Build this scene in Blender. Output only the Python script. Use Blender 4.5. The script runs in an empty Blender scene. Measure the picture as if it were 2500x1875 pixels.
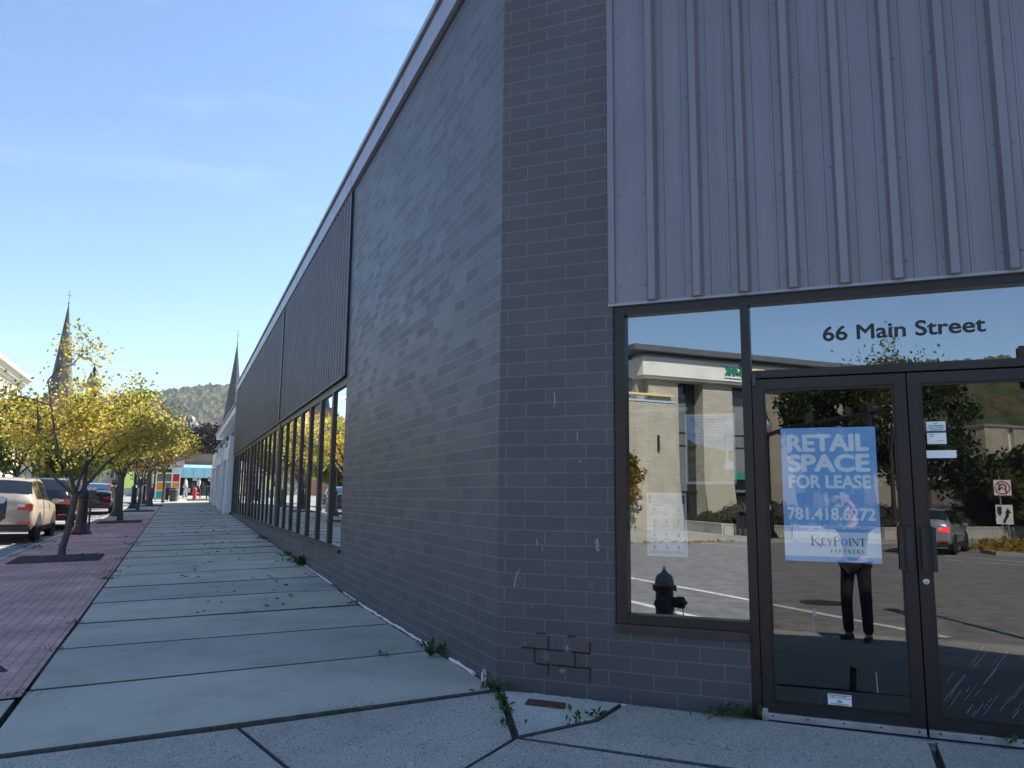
import bpy, bmesh, math, random
import numpy as np
from mathutils import Vector, Matrix
random.seed(7); RNG = np.random.default_rng(7)
SC = bpy.context.scene
COL = SC.collection
S2 = 2 ** -.5
rad = math.radians

# ------------------------------------------------------------------ camera
CAM = Vector((-2.157, -5.406, 1.330))
yaw, pit, rol = 0.395, 0.143, 0.010
cf = Vector((math.sin(yaw) * math.cos(pit), math.cos(yaw) * math.cos(pit), math.sin(pit)))
cr = Vector((math.cos(yaw), -math.sin(yaw), 0)); cu = cr.cross(cf)
cr2 = math.cos(rol) * cr + math.sin(rol) * cu; cu2 = -math.sin(rol) * cr + math.cos(rol) * cu
cd = bpy.data.cameras.new('camera'); cam = bpy.data.objects.new('camera', cd); COL.objects.link(cam)
cam.matrix_world = Matrix(((cr2.x, cu2.x, -cf.x, CAM.x), (cr2.y, cu2.y, -cf.y, CAM.y), (cr2.z, cu2.z, -cf.z, CAM.z), (0, 0, 0, 1)))
cd.sensor_width = 36; cd.lens = 1923.16 / 2500 * 36; cd.clip_start = .02; cd.clip_end = 6000
SC.camera = cam
# ------------------------------------------------------------------ sky, sun, exposure
SUN_AZ = math.atan2(.935, .338)      # clockwise from +Y
SUN_EL = rad(45.0)
W = bpy.data.worlds.new('World'); SC.world = W; W.use_nodes = True
nt = W.node_tree; nt.nodes.clear()
wo = nt.nodes.new('ShaderNodeOutputWorld'); bg = nt.nodes.new('ShaderNodeBackground')
sky = nt.nodes.new('ShaderNodeTexSky'); sky.sky_type = 'NISHITA'; sky.sun_disc = False
sky.sun_elevation = SUN_EL; sky.sun_rotation = SUN_AZ; sky.altitude = 200; sky.air_density = 1.0; sky.dust_density = .08; sky.ozone_density = 3.6
tc = nt.nodes.new('ShaderNodeTexCoord'); mp = nt.nodes.new('ShaderNodeMapping'); mp.inputs['Scale'].default_value = (1.6, 1.6, 7)
nz = nt.nodes.new('ShaderNodeTexNoise'); nz.inputs['Scale'].default_value = 2.3; nz.inputs['Detail'].default_value = 7; nz.inputs['Distortion'].default_value = .6
rp = nt.nodes.new('ShaderNodeValToRGB'); rp.color_ramp.elements[0].position = .56; rp.color_ramp.elements[1].position = .9
rp.color_ramp.elements[1].color = (.10, .10, .10, 1)
mx = nt.nodes.new('ShaderNodeMix'); mx.data_type = 'RGBA'; mx.inputs['B'].default_value = (7.5, 8.2, 9.2, 1)
L = nt.links
L.new(tc.outputs['Generated'], mp.inputs['Vector']); L.new(mp.outputs[0], nz.inputs['Vector']); L.new(nz.outputs['Fac'], rp.inputs[0])
L.new(rp.outputs[0], mx.inputs['Factor']); L.new(sky.outputs[0], mx.inputs['A']); L.new(mx.outputs['Result'], bg.inputs[0]); L.new(bg.outputs[0], wo.inputs[0])
bg.inputs[1].default_value = .100
sd = bpy.data.lights.new('sun', 'SUN'); sun = bpy.data.objects.new('sun', sd); COL.objects.link(sun)
sd.energy = 5.0; sd.angle = rad(.53); sd.color = (1, .93, .82)
sv = Vector((math.sin(SUN_AZ) * math.cos(SUN_EL), math.cos(SUN_AZ) * math.cos(SUN_EL), math.sin(SUN_EL)))
sun.rotation_euler = sv.to_track_quat('Z', 'Y').to_euler(); sun.location = (20, 10, 40)
vs = SC.view_settings; vs.view_transform = 'Standard'; vs.look = 'None'; vs.gamma = 1; vs.use_curve_mapping = False; vs.exposure = 1.27
SC.cycles.max_bounces = 10; SC.cycles.transparent_max_bounces = 16; SC.cycles.glossy_bounces = 5
SC.cycles.sample_clamp_indirect = 6

# ------------------------------------------------------------------ materials
def nodes(name):
    m = bpy.data.materials.new(name); m.use_nodes = True
    t = m.node_tree; b = t.nodes['Principled BSDF']
    return m, t, b
def N(t, kind, **kw):
    n = t.nodes.new(kind)
    for k, v in kw.items():
        if k in n.inputs: n.inputs[k].default_value = v
        else: setattr(n, k, v)
    return n
def ramp(t, fac, stops):
    r = t.nodes.new('ShaderNodeValToRGB'); e = r.color_ramp.elements
    while len(e) < len(stops): e.new(.5)
    for el, (p, c) in zip(e, stops): el.position = p; el.color = (*c, 1)
    t.links.new(fac, r.inputs[0]); return r.outputs[0]
def bump(t, b, h, strength=.3, dist=.01):
    n = N(t, 'ShaderNodeBump', Strength=strength, Distance=dist); t.links.new(h, n.inputs['Height']); t.links.new(n.outputs[0], b.inputs['Normal'])
def pm(name, col, rough=.6, var=.18, scale=6., bmp=0., metal=0., spec=.5, detail=6, coat=0., bscale=None, emit=None):
    """plain procedural surface: a noise-varied colour with optional bump"""
    m, t, b = nodes(name)
    o = N(t, 'ShaderNodeTexCoord'); n = N(t, 'ShaderNodeTexNoise', Scale=scale, Detail=detail)
    t.links.new(o.outputs['Object'], n.inputs['Vector'])
    c = ramp(t, n.outputs['Fac'], [(.3, [x * (1 - var) for x in col]), (.7, [min(1, x * (1 + var)) for x in col])])
    t.links.new(c, b.inputs['Base Color']); b.inputs['Roughness'].default_value = rough; b.inputs['Metallic'].default_value = metal
    b.inputs['Specular IOR Level'].default_value = spec; b.inputs['Coat Weight'].default_value = coat
    if bmp:
        n2 = N(t, 'ShaderNodeTexNoise', Scale=bscale or scale * 6, Detail=4); t.links.new(o.outputs['Object'], n2.inputs['Vector']); bump(t, b, n2.outputs['Fac'], bmp)
    if emit: b.inputs['Emission Color'].default_value = (*col, 1); b.inputs['Emission Strength'].default_value = emit
    return m
def streaked(m, amt=.12, sc=9.):
    t = m.node_tree; b = t.nodes['Principled BSDF']; lk = b.inputs['Base Color'].links[0]; src = lk.from_socket
    o = N(t, 'ShaderNodeTexCoord'); mp_ = N(t, 'ShaderNodeMapping'); mp_.inputs['Scale'].default_value = (1, 1, .05); n = N(t, 'ShaderNodeTexNoise', Scale=sc, Detail=5)
    t.links.new(o.outputs['Object'], mp_.inputs[0]); t.links.new(mp_.outputs[0], n.inputs['Vector']); r = ramp(t, n.outputs['Fac'], [(.3, (1 - amt,) * 3), (.7, (1 + amt * .5,) * 3)])
    mm = N(t, 'ShaderNodeMix', data_type='RGBA', blend_type='MULTIPLY'); mm.inputs['Factor'].default_value = 1; t.links.new(src, mm.inputs['A']); t.links.new(r, mm.inputs['B']); t.links.new(mm.outputs['Result'], b.inputs['Base Color'])
    n2 = N(t, 'ShaderNodeTexNoise', Scale=1.3, Detail=2); t.links.new(o.outputs['Object'], n2.inputs['Vector']); bump(t, b, n2.outputs['Fac'], .12, .05)
    return m
def brick_mat(name, c1, c2, mort, bw, bh, ms, rough=.6, spec=.5, off=.5, grain=.3, gscale=90., v0=0., u0=0., bstr=.5, rvar=.0, big=.12, smooth=.2):
    m, t, b = nodes(name); uv = N(t, 'ShaderNodeUVMap'); mpg = N(t, 'ShaderNodeMapping'); mpg.inputs['Location'].default_value = (-u0, -v0, 0)
    t.links.new(uv.outputs[0], mpg.inputs[0])
    wob = N(t, 'ShaderNodeTexNoise', Scale=5., Detail=3); t.links.new(uv.outputs[0], wob.inputs['Vector'])
    wa = N(t, 'ShaderNodeVectorMath', operation='MULTIPLY_ADD'); wa.inputs[1].default_value = (.008, .008, 0)
    t.links.new(wob.outputs['Color'], wa.inputs[0]); t.links.new(mpg.outputs[0], wa.inputs[2])
    br = N(t, 'ShaderNodeTexBrick', Scale=1., **{'Mortar Size': ms, 'Mortar Smooth': smooth, 'Bias': 0., 'Brick Width': bw, 'Row Height': bh}); br.offset = off
    br.inputs['Color1'].default_value = (*c1, 1); br.inputs['Color2'].default_value = (*c2, 1); br.inputs['Mortar'].default_value = (*mort, 1)
    t.links.new(wa.outputs[0], br.inputs['Vector'])
    g = N(t, 'ShaderNodeTexNoise', Scale=gscale, Detail=3); t.links.new(uv.outputs[0], g.inputs['Vector'])
    lg = N(t, 'ShaderNodeTexNoise', Scale=1.1, Detail=5); t.links.new(uv.outputs[0], lg.inputs['Vector'])
    gr = ramp(t, g.outputs['Fac'], [(.32, (1 - grain,) * 3), (.68, (1 + grain * .6,) * 3)])
    lr = ramp(t, lg.outputs['Fac'], [(.3, (1 - big,) * 3), (.7, (1 + big,) * 3)])
    m1 = N(t, 'ShaderNodeMix', data_type='RGBA', blend_type='MULTIPLY'); m1.inputs['Factor'].default_value = 1
    m2 = N(t, 'ShaderNodeMix', data_type='RGBA', blend_type='MULTIPLY'); m2.inputs['Factor'].default_value = 1
    t.links.new(br.outputs['Color'], m1.inputs['A']); t.links.new(gr, m1.inputs['B']); t.links.new(m1.outputs['Result'], m2.inputs['A']); t.links.new(lr, m2.inputs['B'])
    t.links.new(m2.outputs['Result'], b.inputs['Base Color'])
    b.inputs['Specular IOR Level'].default_value = spec
    if rvar:
        # per-brick gloss: painted faces catch the sky unevenly
        sep = N(t, 'ShaderNodeSeparateColor'); t.links.new(br.outputs['Color'], sep.inputs[0])
        mr = N(t, 'ShaderNodeMapRange'); mr.inputs['From Min'].default_value = min(c1[0], c2[0]); mr.inputs['From Max'].default_value = max(c1[0], c2[0])
        mr.inputs['To Min'].default_value = rough + rvar; mr.inputs['To Max'].default_value = rough - rvar
        t.links.new(sep.outputs[0], mr.inputs[0]); t.links.new(mr.outputs[0], b.inputs['Roughness'])
    else: b.inputs['Roughness'].default_value = rough
    ad = N(t, 'ShaderNodeMath', operation='MULTIPLY_ADD'); ad.inputs[1].default_value = -1.; 
    gs = N(t, 'ShaderNodeMath', operation='MULTIPLY'); gs.inputs[1].default_value = .45; t.links.new(g.outputs['Fac'], gs.inputs[0])
    t.links.new(br.outputs['Fac'], ad.inputs[0]); t.links.new(gs.outputs[0], ad.inputs[2]); bump(t, b, ad.outputs[0], bstr, .006)
    return m
def pane(mb, mat, parent, name='pane'):
    o = mb.build(name, mat, parent); o.data.materials.append(M['clear'])
    for p in o.data.polygons:
        if p.index % 6 != 0: p.material_index = 1
    return o
def glass_mat(name, refl, tint, rough=0., wav=.0, gcol=(1, 1, 1)):
    m = bpy.data.materials.new(name); m.use_nodes = True; t = m.node_tree; t.nodes.clear()
    o = N(t, 'ShaderNodeOutputMaterial'); mxs = N(t, 'ShaderNodeMixShader'); tr = N(t, 'ShaderNodeBsdfTransparent'); gl = N(t, 'ShaderNodeBsdfGlossy')
    tr.inputs[0].default_value = (*tint, 1); gl.inputs['Roughness'].default_value = rough; gl.inputs[0].default_value = (*gcol, 1)
    fr = N(t, 'ShaderNodeFresnel', IOR=1.5)
    mr = N(t, 'ShaderNodeMapRange'); mr.inputs['From Min'].default_value = .04; mr.inputs['From Max'].default_value = 1; mr.inputs['To Min'].default_value = refl; mr.inputs['To Max'].default_value = 1
    if refl > 0: t.links.new(fr.outputs[0], mr.inputs[0]); t.links.new(mr.outputs[0], mxs.inputs[0])
    else: mxs.inputs[0].default_value = 0
    t.links.new(tr.outputs[0], mxs.inputs[1]); t.links.new(gl.outputs[0], mxs.inputs[2]); t.links.new(mxs.outputs[0], o.inputs[0])
    if wav:
        c = N(t, 'ShaderNodeTexCoord'); n = N(t, 'ShaderNodeTexNoise', Scale=1.6, Detail=1); t.links.new(c.outputs['Object'], n.inputs['Vector'])
        bm_ = N(t, 'ShaderNodeBump', Strength=wav, Distance=.004); t.links.new(n.outputs['Fac'], bm_.inputs['Height']); t.links.new(bm_.outputs[0], gl.inputs['Normal'])
    return m
def leaf_mat(name, stops, trans=.45, rough=.55):
    m, t, b = nodes(name); a = N(t, 'ShaderNodeAttribute', attribute_name='hue')
    c = ramp(t, a.outputs['Fac'], stops); t.links.new(c, b.inputs['Base Color']); b.inputs['Roughness'].default_value = rough; b.inputs['Specular IOR Level'].default_value = .3
    tl = N(t, 'ShaderNodeBsdfTranslucent'); t.links.new(c, tl.inputs[0]); ms = N(t, 'ShaderNodeMixShader'); ms.inputs[0].default_value = trans
    o = t.nodes['Material Output']; t.links.new(b.outputs[0], ms.inputs[1]); t.links.new(tl.outputs[0], ms.inputs[2]); t.links.new(ms.outputs[0], o.inputs[0])
    return m
def concrete(name, c, aggregate, rough=.8):
    m, t, b = nodes(name); o = N(t, 'ShaderNodeTexCoord')
    n1 = N(t, 'ShaderNodeTexNoise', Scale=1.3, Detail=7, Roughness=.65); n2 = N(t, 'ShaderNodeTexNoise', Scale=160., Detail=2); v = N(t, 'ShaderNodeTexVoronoi', Scale=85.)
    n3 = N(t, 'ShaderNodeTexNoise', Scale=.45, Detail=3)
    sx = N(t, 'ShaderNodeSeparateXYZ'); t.links.new(o.outputs['Object'], sx.inputs[0]); dv = N(t, 'ShaderNodeMath', operation='MULTIPLY_ADD'); dv.inputs[1].default_value = 1 / 1.535; dv.inputs[2].default_value = .05 / 1.535
    t.links.new(sx.outputs['Y'], dv.inputs[0]); fl = N(t, 'ShaderNodeMath', operation='FLOOR'); t.links.new(dv.outputs[0], fl.inputs[0]); wn = N(t, 'ShaderNodeTexWhiteNoise', noise_dimensions='1D'); t.links.new(fl.outputs[0], wn.inputs['W'])
    tone = ramp(t, wn.outputs['Value'], [(0, (.86, .88, .88)), (.5, (1., 1., .98)), (1, (1.08, 1.06, 1.0))])
    for n in (n1, n2, v, n3): t.links.new(o.outputs['Object'], n.inputs['Vector'])
    big = ramp(t, n1.outputs['Fac'], [(.25, [x * .70 for x in c]), (.5, c), (.75, [x * 1.13 for x in c])])
    fine = ramp(t, n2.outputs['Fac'], [(.3, (1 - .25 * (1 + aggregate),) * 3), (.7, (1.12,) * 3)])
    slab = ramp(t, n3.outputs['Fac'], [(.35, (.9, .9, .9)), (.65, (1.06, 1.05, 1.02))])
    cur = big
    gv = N(t, 'ShaderNodeTexVoronoi', Scale=2.6); t.links.new(o.outputs['Object'], gv.inputs['Vector']); gum = ramp(t, gv.outputs['Distance'], [(.035, (.62, .62, .62)), (.055, (1, 1, 1))])
    for f in (fine, slab, tone, gum):
        mm = N(t, 'ShaderNodeMix', data_type='RGBA', blend_type='MULTIPLY'); mm.inputs['Factor'].default_value = 1
        t.links.new(cur, mm.inputs['A']); t.links.new(f, mm.inputs['B']); cur = mm.outputs['Result']
    if aggregate:
        n4 = N(t, 'ShaderNodeTexNoise', Scale=95., Detail=1); mp4 = N(t, 'ShaderNodeMapping'); mp4.inputs['Scale'].default_value = (1, .55, 1)
        t.links.new(o.outputs['Object'], mp4.inputs[0]); t.links.new(mp4.outputs[0], n4.inputs['Vector'])
        pit = ramp(t, n4.outputs['Fac'], [(.30, (.12, .12, .13)), (.38, (1, 1, 1))])
        pit2 = ramp(t, n4.outputs['Fac'], [(.62, (1, 1, 1)), (.72, (1.45, 1.45, 1.45))])
        for f in (pit, pit2):
            mm = N(t, 'ShaderNodeMix', data_type='RGBA', blend_type='MULTIPLY'); mm.inputs['Factor'].default_value = aggregate
            t.links.new(cur, mm.inputs['A']); t.links.new(f, mm.inputs['B']); cur = mm.outputs['Result']
        bump(t, b, n4.outputs['Fac'], .5, .006)
    else: bump(t, b, n2.outputs['Fac'], .25, .003)
    t.links.new(cur, b.inputs['Base Color']); b.inputs['Roughness'].default_value = rough
    return m

M = {}
M['brick'] = brick_mat('dark_painted_block', (.082, .082, .094), (.092, .092, .105), (.150, .150, .170), .3048, .1016, .0055, rough=.46, spec=.55, grain=.42, gscale=120, v0=.09 - .0022, u0=.06, rvar=.07, bstr=.7, big=.13)  # mortar paler than the block: sky glints on joint edges painted in
M['paving'] = brick_mat('red_brick_paving', (.50, .30, .275), (.58, .35, .32), (.24, .15, .14), .21, .105, .005, rough=.85, spec=.3, grain=.3, gscale=60, bstr=.6, big=.26)
M['cream_brick'] = brick_mat('cream_brick', (.44, .40, .315), (.50, .455, .365), (.33, .30, .235), .9, .12, .016, rough=.85, spec=.2, grain=.2, gscale=20, bstr=.9)
M['red_brick'] = brick_mat('red_brick', (.30, .10, .065), (.38, .14, .09), (.40, .33, .28), .22, .075, .01, rough=.85, spec=.2, grain=.2, gscale=30)
M['brown_brick'] = brick_mat('brown_brick', (.27, .16, .115), (.33, .19, .135), (.33, .27, .23), .22, .075, .008, rough=.85, spec=.2, grain=.2, gscale=30)
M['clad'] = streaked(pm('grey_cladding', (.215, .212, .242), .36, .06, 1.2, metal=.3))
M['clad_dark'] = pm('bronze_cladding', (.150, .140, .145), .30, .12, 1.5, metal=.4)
M['fascia'] = pm('grey_fascia', (.30, .31, .36), .35, .08, 2., metal=.3)
M['dark_trim'] = pm('dark_trim', (.022, .022, .026), .42, .15, 4.)
M['bronze'] = pm('bronze_aluminium', (.024, .021, .022), .36, .18, 3., metal=.2)
M['mullion'] = pm('black_mullion', (.020, .020, .022), .42, .15, 4.)
M['bronze_sill'] = pm('worn_bronze_sill', (.060, .046, .040), .5, .3, 8., metal=.1)
M['alu'] = pm('bare_aluminium', (.62, .63, .66), .32, .2, 14., metal=.75)
M['steel_dull'] = pm('dull_steel', (.42, .42, .43), .45, .2, 20., metal=.6)
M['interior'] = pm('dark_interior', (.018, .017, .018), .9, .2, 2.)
M['clear'] = glass_mat('clear_glass', .0, (.97, .98, .985))
M['glass_win'] = glass_mat('mirror_tint_glass', .31, (.98, .985, .99), wav=.05, gcol=(.90, .96, 1.))
M['glass_door'] = glass_mat('door_glass', .13, (.96, .97, .98), wav=.045)
M['glass_side'] = glass_mat('street_window_glass', .50, (.45, .48, .5), wav=.05)
M['glass_car'] = pm('car_glass', (.02, .026, .03), .04, .1, 2., spec=.9, coat=.6)
M['letter'] = pm('dark_vinyl', (.020, .022, .028), .5, .1, 20.)
M['white_letter'] = pm('white_print', (.80, .82, .82), .6, .04, 20.)
M['black_print'] = pm('black_print', (.02, .02, .025), .6, .1, 20.)
M['poster_blue'] = pm('poster_blue', (.22, .46, .78), .45, .06, 4.)
M['poster_pale'] = pm('poster_pale', (.80, .86, .90), .45, .04, 4.)
M['paper'] = pm('white_paper', (.90, .90, .90), .6, .04, 8.)
M['sky_print'] = pm('sky_print', (.48, .66, .85), .5, .05, 3.)
M['navy_print'] = pm('navy_print', (.05, .07, .17), .5, .1, 10.)
M['green_print'] = pm('green_print', (.05, .16, .12), .6, .1, 10.)
M['slab'] = concrete('pavement_slab', (.48, .46, .395), 0.)
M['slab_rough'] = concrete('pavement_slab_aggregate', (.52, .495, .435), .9)
M['patch'] = concrete('rough_concrete_patch', (.62, .60, .56), .6)
M['kerb'] = concrete('granite_kerb', (.42, .42, .42), .3)
M['joint'] = pm('joint_grit', (.030, .029, .026), .95, .4, 40., bmp=.6, bscale=140)
M['asphalt'] = pm('asphalt', (.235, .228, .215), .85, .3, 3., bmp=.6, bscale=150, detail=12)
M['roadpaint'] = pm('road_paint', (.80, .79, .74), .7, .2, 9., bmp=.3)
M['yellowpaint'] = pm('yellow_road_paint', (.65, .46, .06), .7, .2, 9.)
M['sunwalk'] = concrete('far_pavement', (.42, .40, .36), .2)
M['edge'] = pm('dirty_slab_edge', (.085, .083, .075), .95, .4, 30.)
M['mulch'] = pm('bark_mulch', (.065, .052, .046), .95, .5, 45., bmp=1., bscale=70)
M['bark'] = pm('bark', (.11, .095, .08), .9, .35, 25., bmp=.8, bscale=60)
M['bark_dark'] = pm('dark_bark', (.045, .038, .032), .9, .35, 20., bmp=.6)
M['lamp_black'] = pm('black_cast_iron', (.012, .012, .014), .35, .2, 8., spec=.6)
M['lamp_glass'] = pm('frosted_lamp_glass', (.20, .21, .21), .3, .05, 6.)
M['meter_grey'] = pm('meter_grey', (.05, .05, .055), .4, .15, 20.)
M['meter_dome'] = pm('meter_dome', (.70, .71, .72), .15, .05, 10., coat=.5)
M['rust'] = pm('rusty_plate', (.085, .047, .033), .8, .4, 25., bmp=.4)
M['sealant'] = pm('white_sealant', (.80, .80, .80), .6, .1, 30., bmp=.5)
M['rubber'] = pm('tyre_rubber', (.015, .015, .016), .8, .2, 30.)
M['rim'] = pm('alloy_rim', (.68, .68, .69), .35, .1, 20., metal=.25)
M['dark_plastic'] = pm('dark_plastic', (.035, .035, .037), .6, .1, 10.)
M['tail_red'] = pm('tail_lamp_red', (.55, .015, .02), .15, .1, 10., coat=.8)
M['tail_clear'] = pm('tail_lamp_clear', (.75, .72, .72), .15, .1, 10., coat=.8)
M['brake_lit'] = pm('lit_brake_lamp', (.9, .04, .03), .2, .1, 10., emit=2.5)
M['plate'] = pm('number_plate', (.72, .73, .75), .5, .1, 30.)
M['hyd_red'] = pm('hydrant_red', (.075, .024, .020), .55, .35, 12., bmp=.2)
M['hyd_bright'] = pm('hydrant_bright_red', (.55, .06, .06), .5, .2, 12.)
M['hyd_silver'] = pm('hydrant_silver', (.15, .165, .16), .5, .35, 18.)
M['white_paint'] = pm('white_paint', (.82, .82, .82), .55, .06, 3.)
M['white_grey'] = pm('pale_grey_paint', (.55, .57, .60), .55, .08, 3.)
M['siding'] = pm('white_siding', (.70, .71, .73), .5, .05, 4.)
M['blue_fin'] = pm('pale_blue_metal', (.40, .52, .62), .4, .08, 3.)
M['blue_sign'] = pm('blue_sign_letters', (.06, .12, .30), .5, .1, 10.)
M['teal'] = pm('teal_metal_awning', (.30, .58, .60), .4, .06, 3.)
M['stone'] = pm('cream_stone', (.66, .62, .53), .8, .08, 1.5, bmp=.2)
M['stone_grey'] = pm('grey_stone_band', (.70, .68, .62), .8, .08, 1., bmp=.15)
M['roof_dark'] = pm('dark_roof_edge', (.09, .10, .11), .6, .15, 2.)
M['slate'] = pm('slate', (.11, .115, .125), .55, .25, 3., bmp=.3)
M['rust_slate'] = pm('weathered_slate', (.075, .078, .082), .6, .35, .5, bmp=.3)
M['brownstone'] = pm('brownstone', (.17, .12, .11), .85, .2, 2.)
M['sign_orange'] = pm('orange_sign', (.72, .30, .02), .5, .05, 6.)
M['panel_red'] = pm('red_panel', (.55, .03, .035), .35, .1, 5.)
M['panel_orange'] = pm('orange_panel', (.80, .30, .015), .35, .1, 5.)
M['panel_teal'] = pm('teal_panel', (.02, .42, .38), .35, .1, 5.)
M['bin'] = pm('dark_bin', (.05, .048, .05), .6, .2, 8.)
M['lawn'] = pm('lawn_grass', (.13, .20, .03), .9, .3, 3., bmp=.8)
M['hedge'] = leaf_mat('hedge_leaf', [(0, (.018, .035, .010)), (1, (.07, .10, .025))], .25)
M['skin'] = pm('skin', (.55, .32, .24), .5, .08, 12.)
M['hair_dark'] = pm('dark_hair', (.03, .022, .018), .6, .3, 60.)
M['black_cloth'] = pm('black_cloth', (.010, .010, .012), .85, .3, 30.)
M['dark_cloth'] = pm('charcoal_cloth', (.025, .026, .030), .85, .3, 30.)
M['white_cloth'] = pm('white_cloth', (.70, .70, .70), .8, .1, 20.)
M['grey_cloth'] = pm('pale_grey_cloth', (.50, .50, .52), .8, .1, 20.)
M['navy_cloth'] = pm('navy_cloth', (.025, .03, .06), .85, .2, 20.)
M['shoe'] = pm('shoe', (.03, .028, .027), .6, .2, 20.)
M['phone'] = pm('phone_case', (.10, .16, .28), .3, .1, 10.)
M['sign_white'] = pm('sign_white', (.72, .72, .72), .5, .06, 5.)
M['sign_red'] = pm('sign_red', (.50, .03, .04), .5, .06, 5.)
M['sign_black'] = pm('sign_black', (.02, .02, .02), .5, .06, 5.)
M['galv'] = pm('galvanised_post', (.42, .43, .44), .45, .15, 10., metal=.5)
M['signal'] = pm('signal_black', (.018, .018, .02), .5, .2, 6.)
M['bank_green'] = pm('bank_sign_green', (.02, .20, .13), .5, .1, 10.)
M['ledge'] = pm('sunlit_gold', (.72, .58, .30), .7, .1, 5.)  # yellow with sunlight painted in for the ledge, plain gold for the emblem
M['dark_glass'] = pm('dark_building_glass', (.020, .022, .024), .06, .2, .5, spec=.8)
M['grey_glass'] = pm('grey_building_panel', (.16, .17, .17), .2, .15, .5, spec=.6)
M['planter'] = brick_mat('fluted_concrete', (.55, .52, .46), (.62, .59, .52), (.30, .28, .25), .14, 3., .03, rough=.9, spec=.2, grain=.2, gscale=15)
M['tan_car'] = pm('champagne_paint', (.50, .42, .325), .3, .04, 2., metal=.2, coat=.5)
M['black_car'] = pm('black_car_paint', (.012, .012, .014), .16, .1, 2., metal=.2, coat=.9)
M['blue_car'] = pm('midnight_car_paint', (.016, .020, .032), .16, .1, 2., metal=.3, coat=.9)
M['silver_car'] = pm('silver_car_paint', (.42, .46, .52), .25, .05, 2., metal=.5, coat=.9)
M['white_car'] = pm('white_car_paint', (.75, .76, .78), .25, .03, 2., coat=.9)
M['leaf_street'] = leaf_mat('street_tree_leaf', [(0, (.10, .16, .025)), (.30, (.34, .38, .06)), (.55, (.70, .56, .11)), (.78, (.62, .38, .13)), (1, (.30, .12, .07))], .55)
M['leaf_green'] = leaf_mat('green_leaf', [(0, (.022, .050, .010)), (.6, (.09, .14, .020)), (1, (.24, .25, .035))], .4)
M['leaf_dark'] = leaf_mat('dark_green_leaf', [(0, (.010, .022, .008)), (.7, (.035, .060, .016)), (1, (.15, .12, .03))], .3)
M['leaf_gold'] = leaf_mat('gold_leaf', [(0, (.12, .13, .012)), (.5, (.42, .32, .03)), (1, (.45, .22, .03))], .5)
M['leaf_purple'] = leaf_mat('purple_leaf', [(0, (.012, .008, .014)), (.7, (.035, .018, .024)), (1, (.12, .06, .05))], .25)
M['leaf_autumn'] = leaf_mat('autumn_leaf', [(0, (.05, .075, .012)), (.6, (.15, .13, .02)), (1, (.26, .12, .025))], .4)
M['weed'] = leaf_mat('weed_leaf', [(0, (.025, .06, .012)), (1, (.08, .15, .03))], .3)
M['dead_a'] = pm('dry_brown_leaf', (.055, .035, .025), .8, .3, 30.)
M['dead_b'] = pm('yellow_fallen_leaf', (.45, .28, .05), .7, .3, 30.)
M['dead_c'] = pm('pale_tan_leaf', (.50, .42, .33), .7, .3, 30.)

# ------------------------------------------------------------------ object helpers
def thing(name, label, cat, loc=(0, 0, 0), rz=0., group=None):
    o = bpy.data.objects.new(name, None); COL.objects.link(o); o.empty_display_size = .3
    o.location = loc; o.rotation_euler = (0, 0, rz); o['label'] = label; o['category'] = cat
    if group: o['group'] = group
    return o
def tag(o, label, cat, group=None, kind=None):
    o['label'] = label; o['category'] = cat
    if group: o['group'] = group
    if kind: o['kind'] = kind
    return o
def struct(o): o['kind'] = 'structure'; return o
def dup(root, loc, rz=0., label=None, group=None, scale=None):
    r = root.copy(); COL.objects.link(r); r.location = loc; r.rotation_euler = (0, 0, rz)
    if scale: r.scale = (scale,) * 3
    if label: r['label'] = label
    if group: r['group'] = group
    for ch in list(root.children):
        c = ch.copy(); COL.objects.link(c); c.parent = r
        for gch in list(ch.children):
            d = gch.copy(); COL.objects.link(d); d.parent = c
    return r
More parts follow.
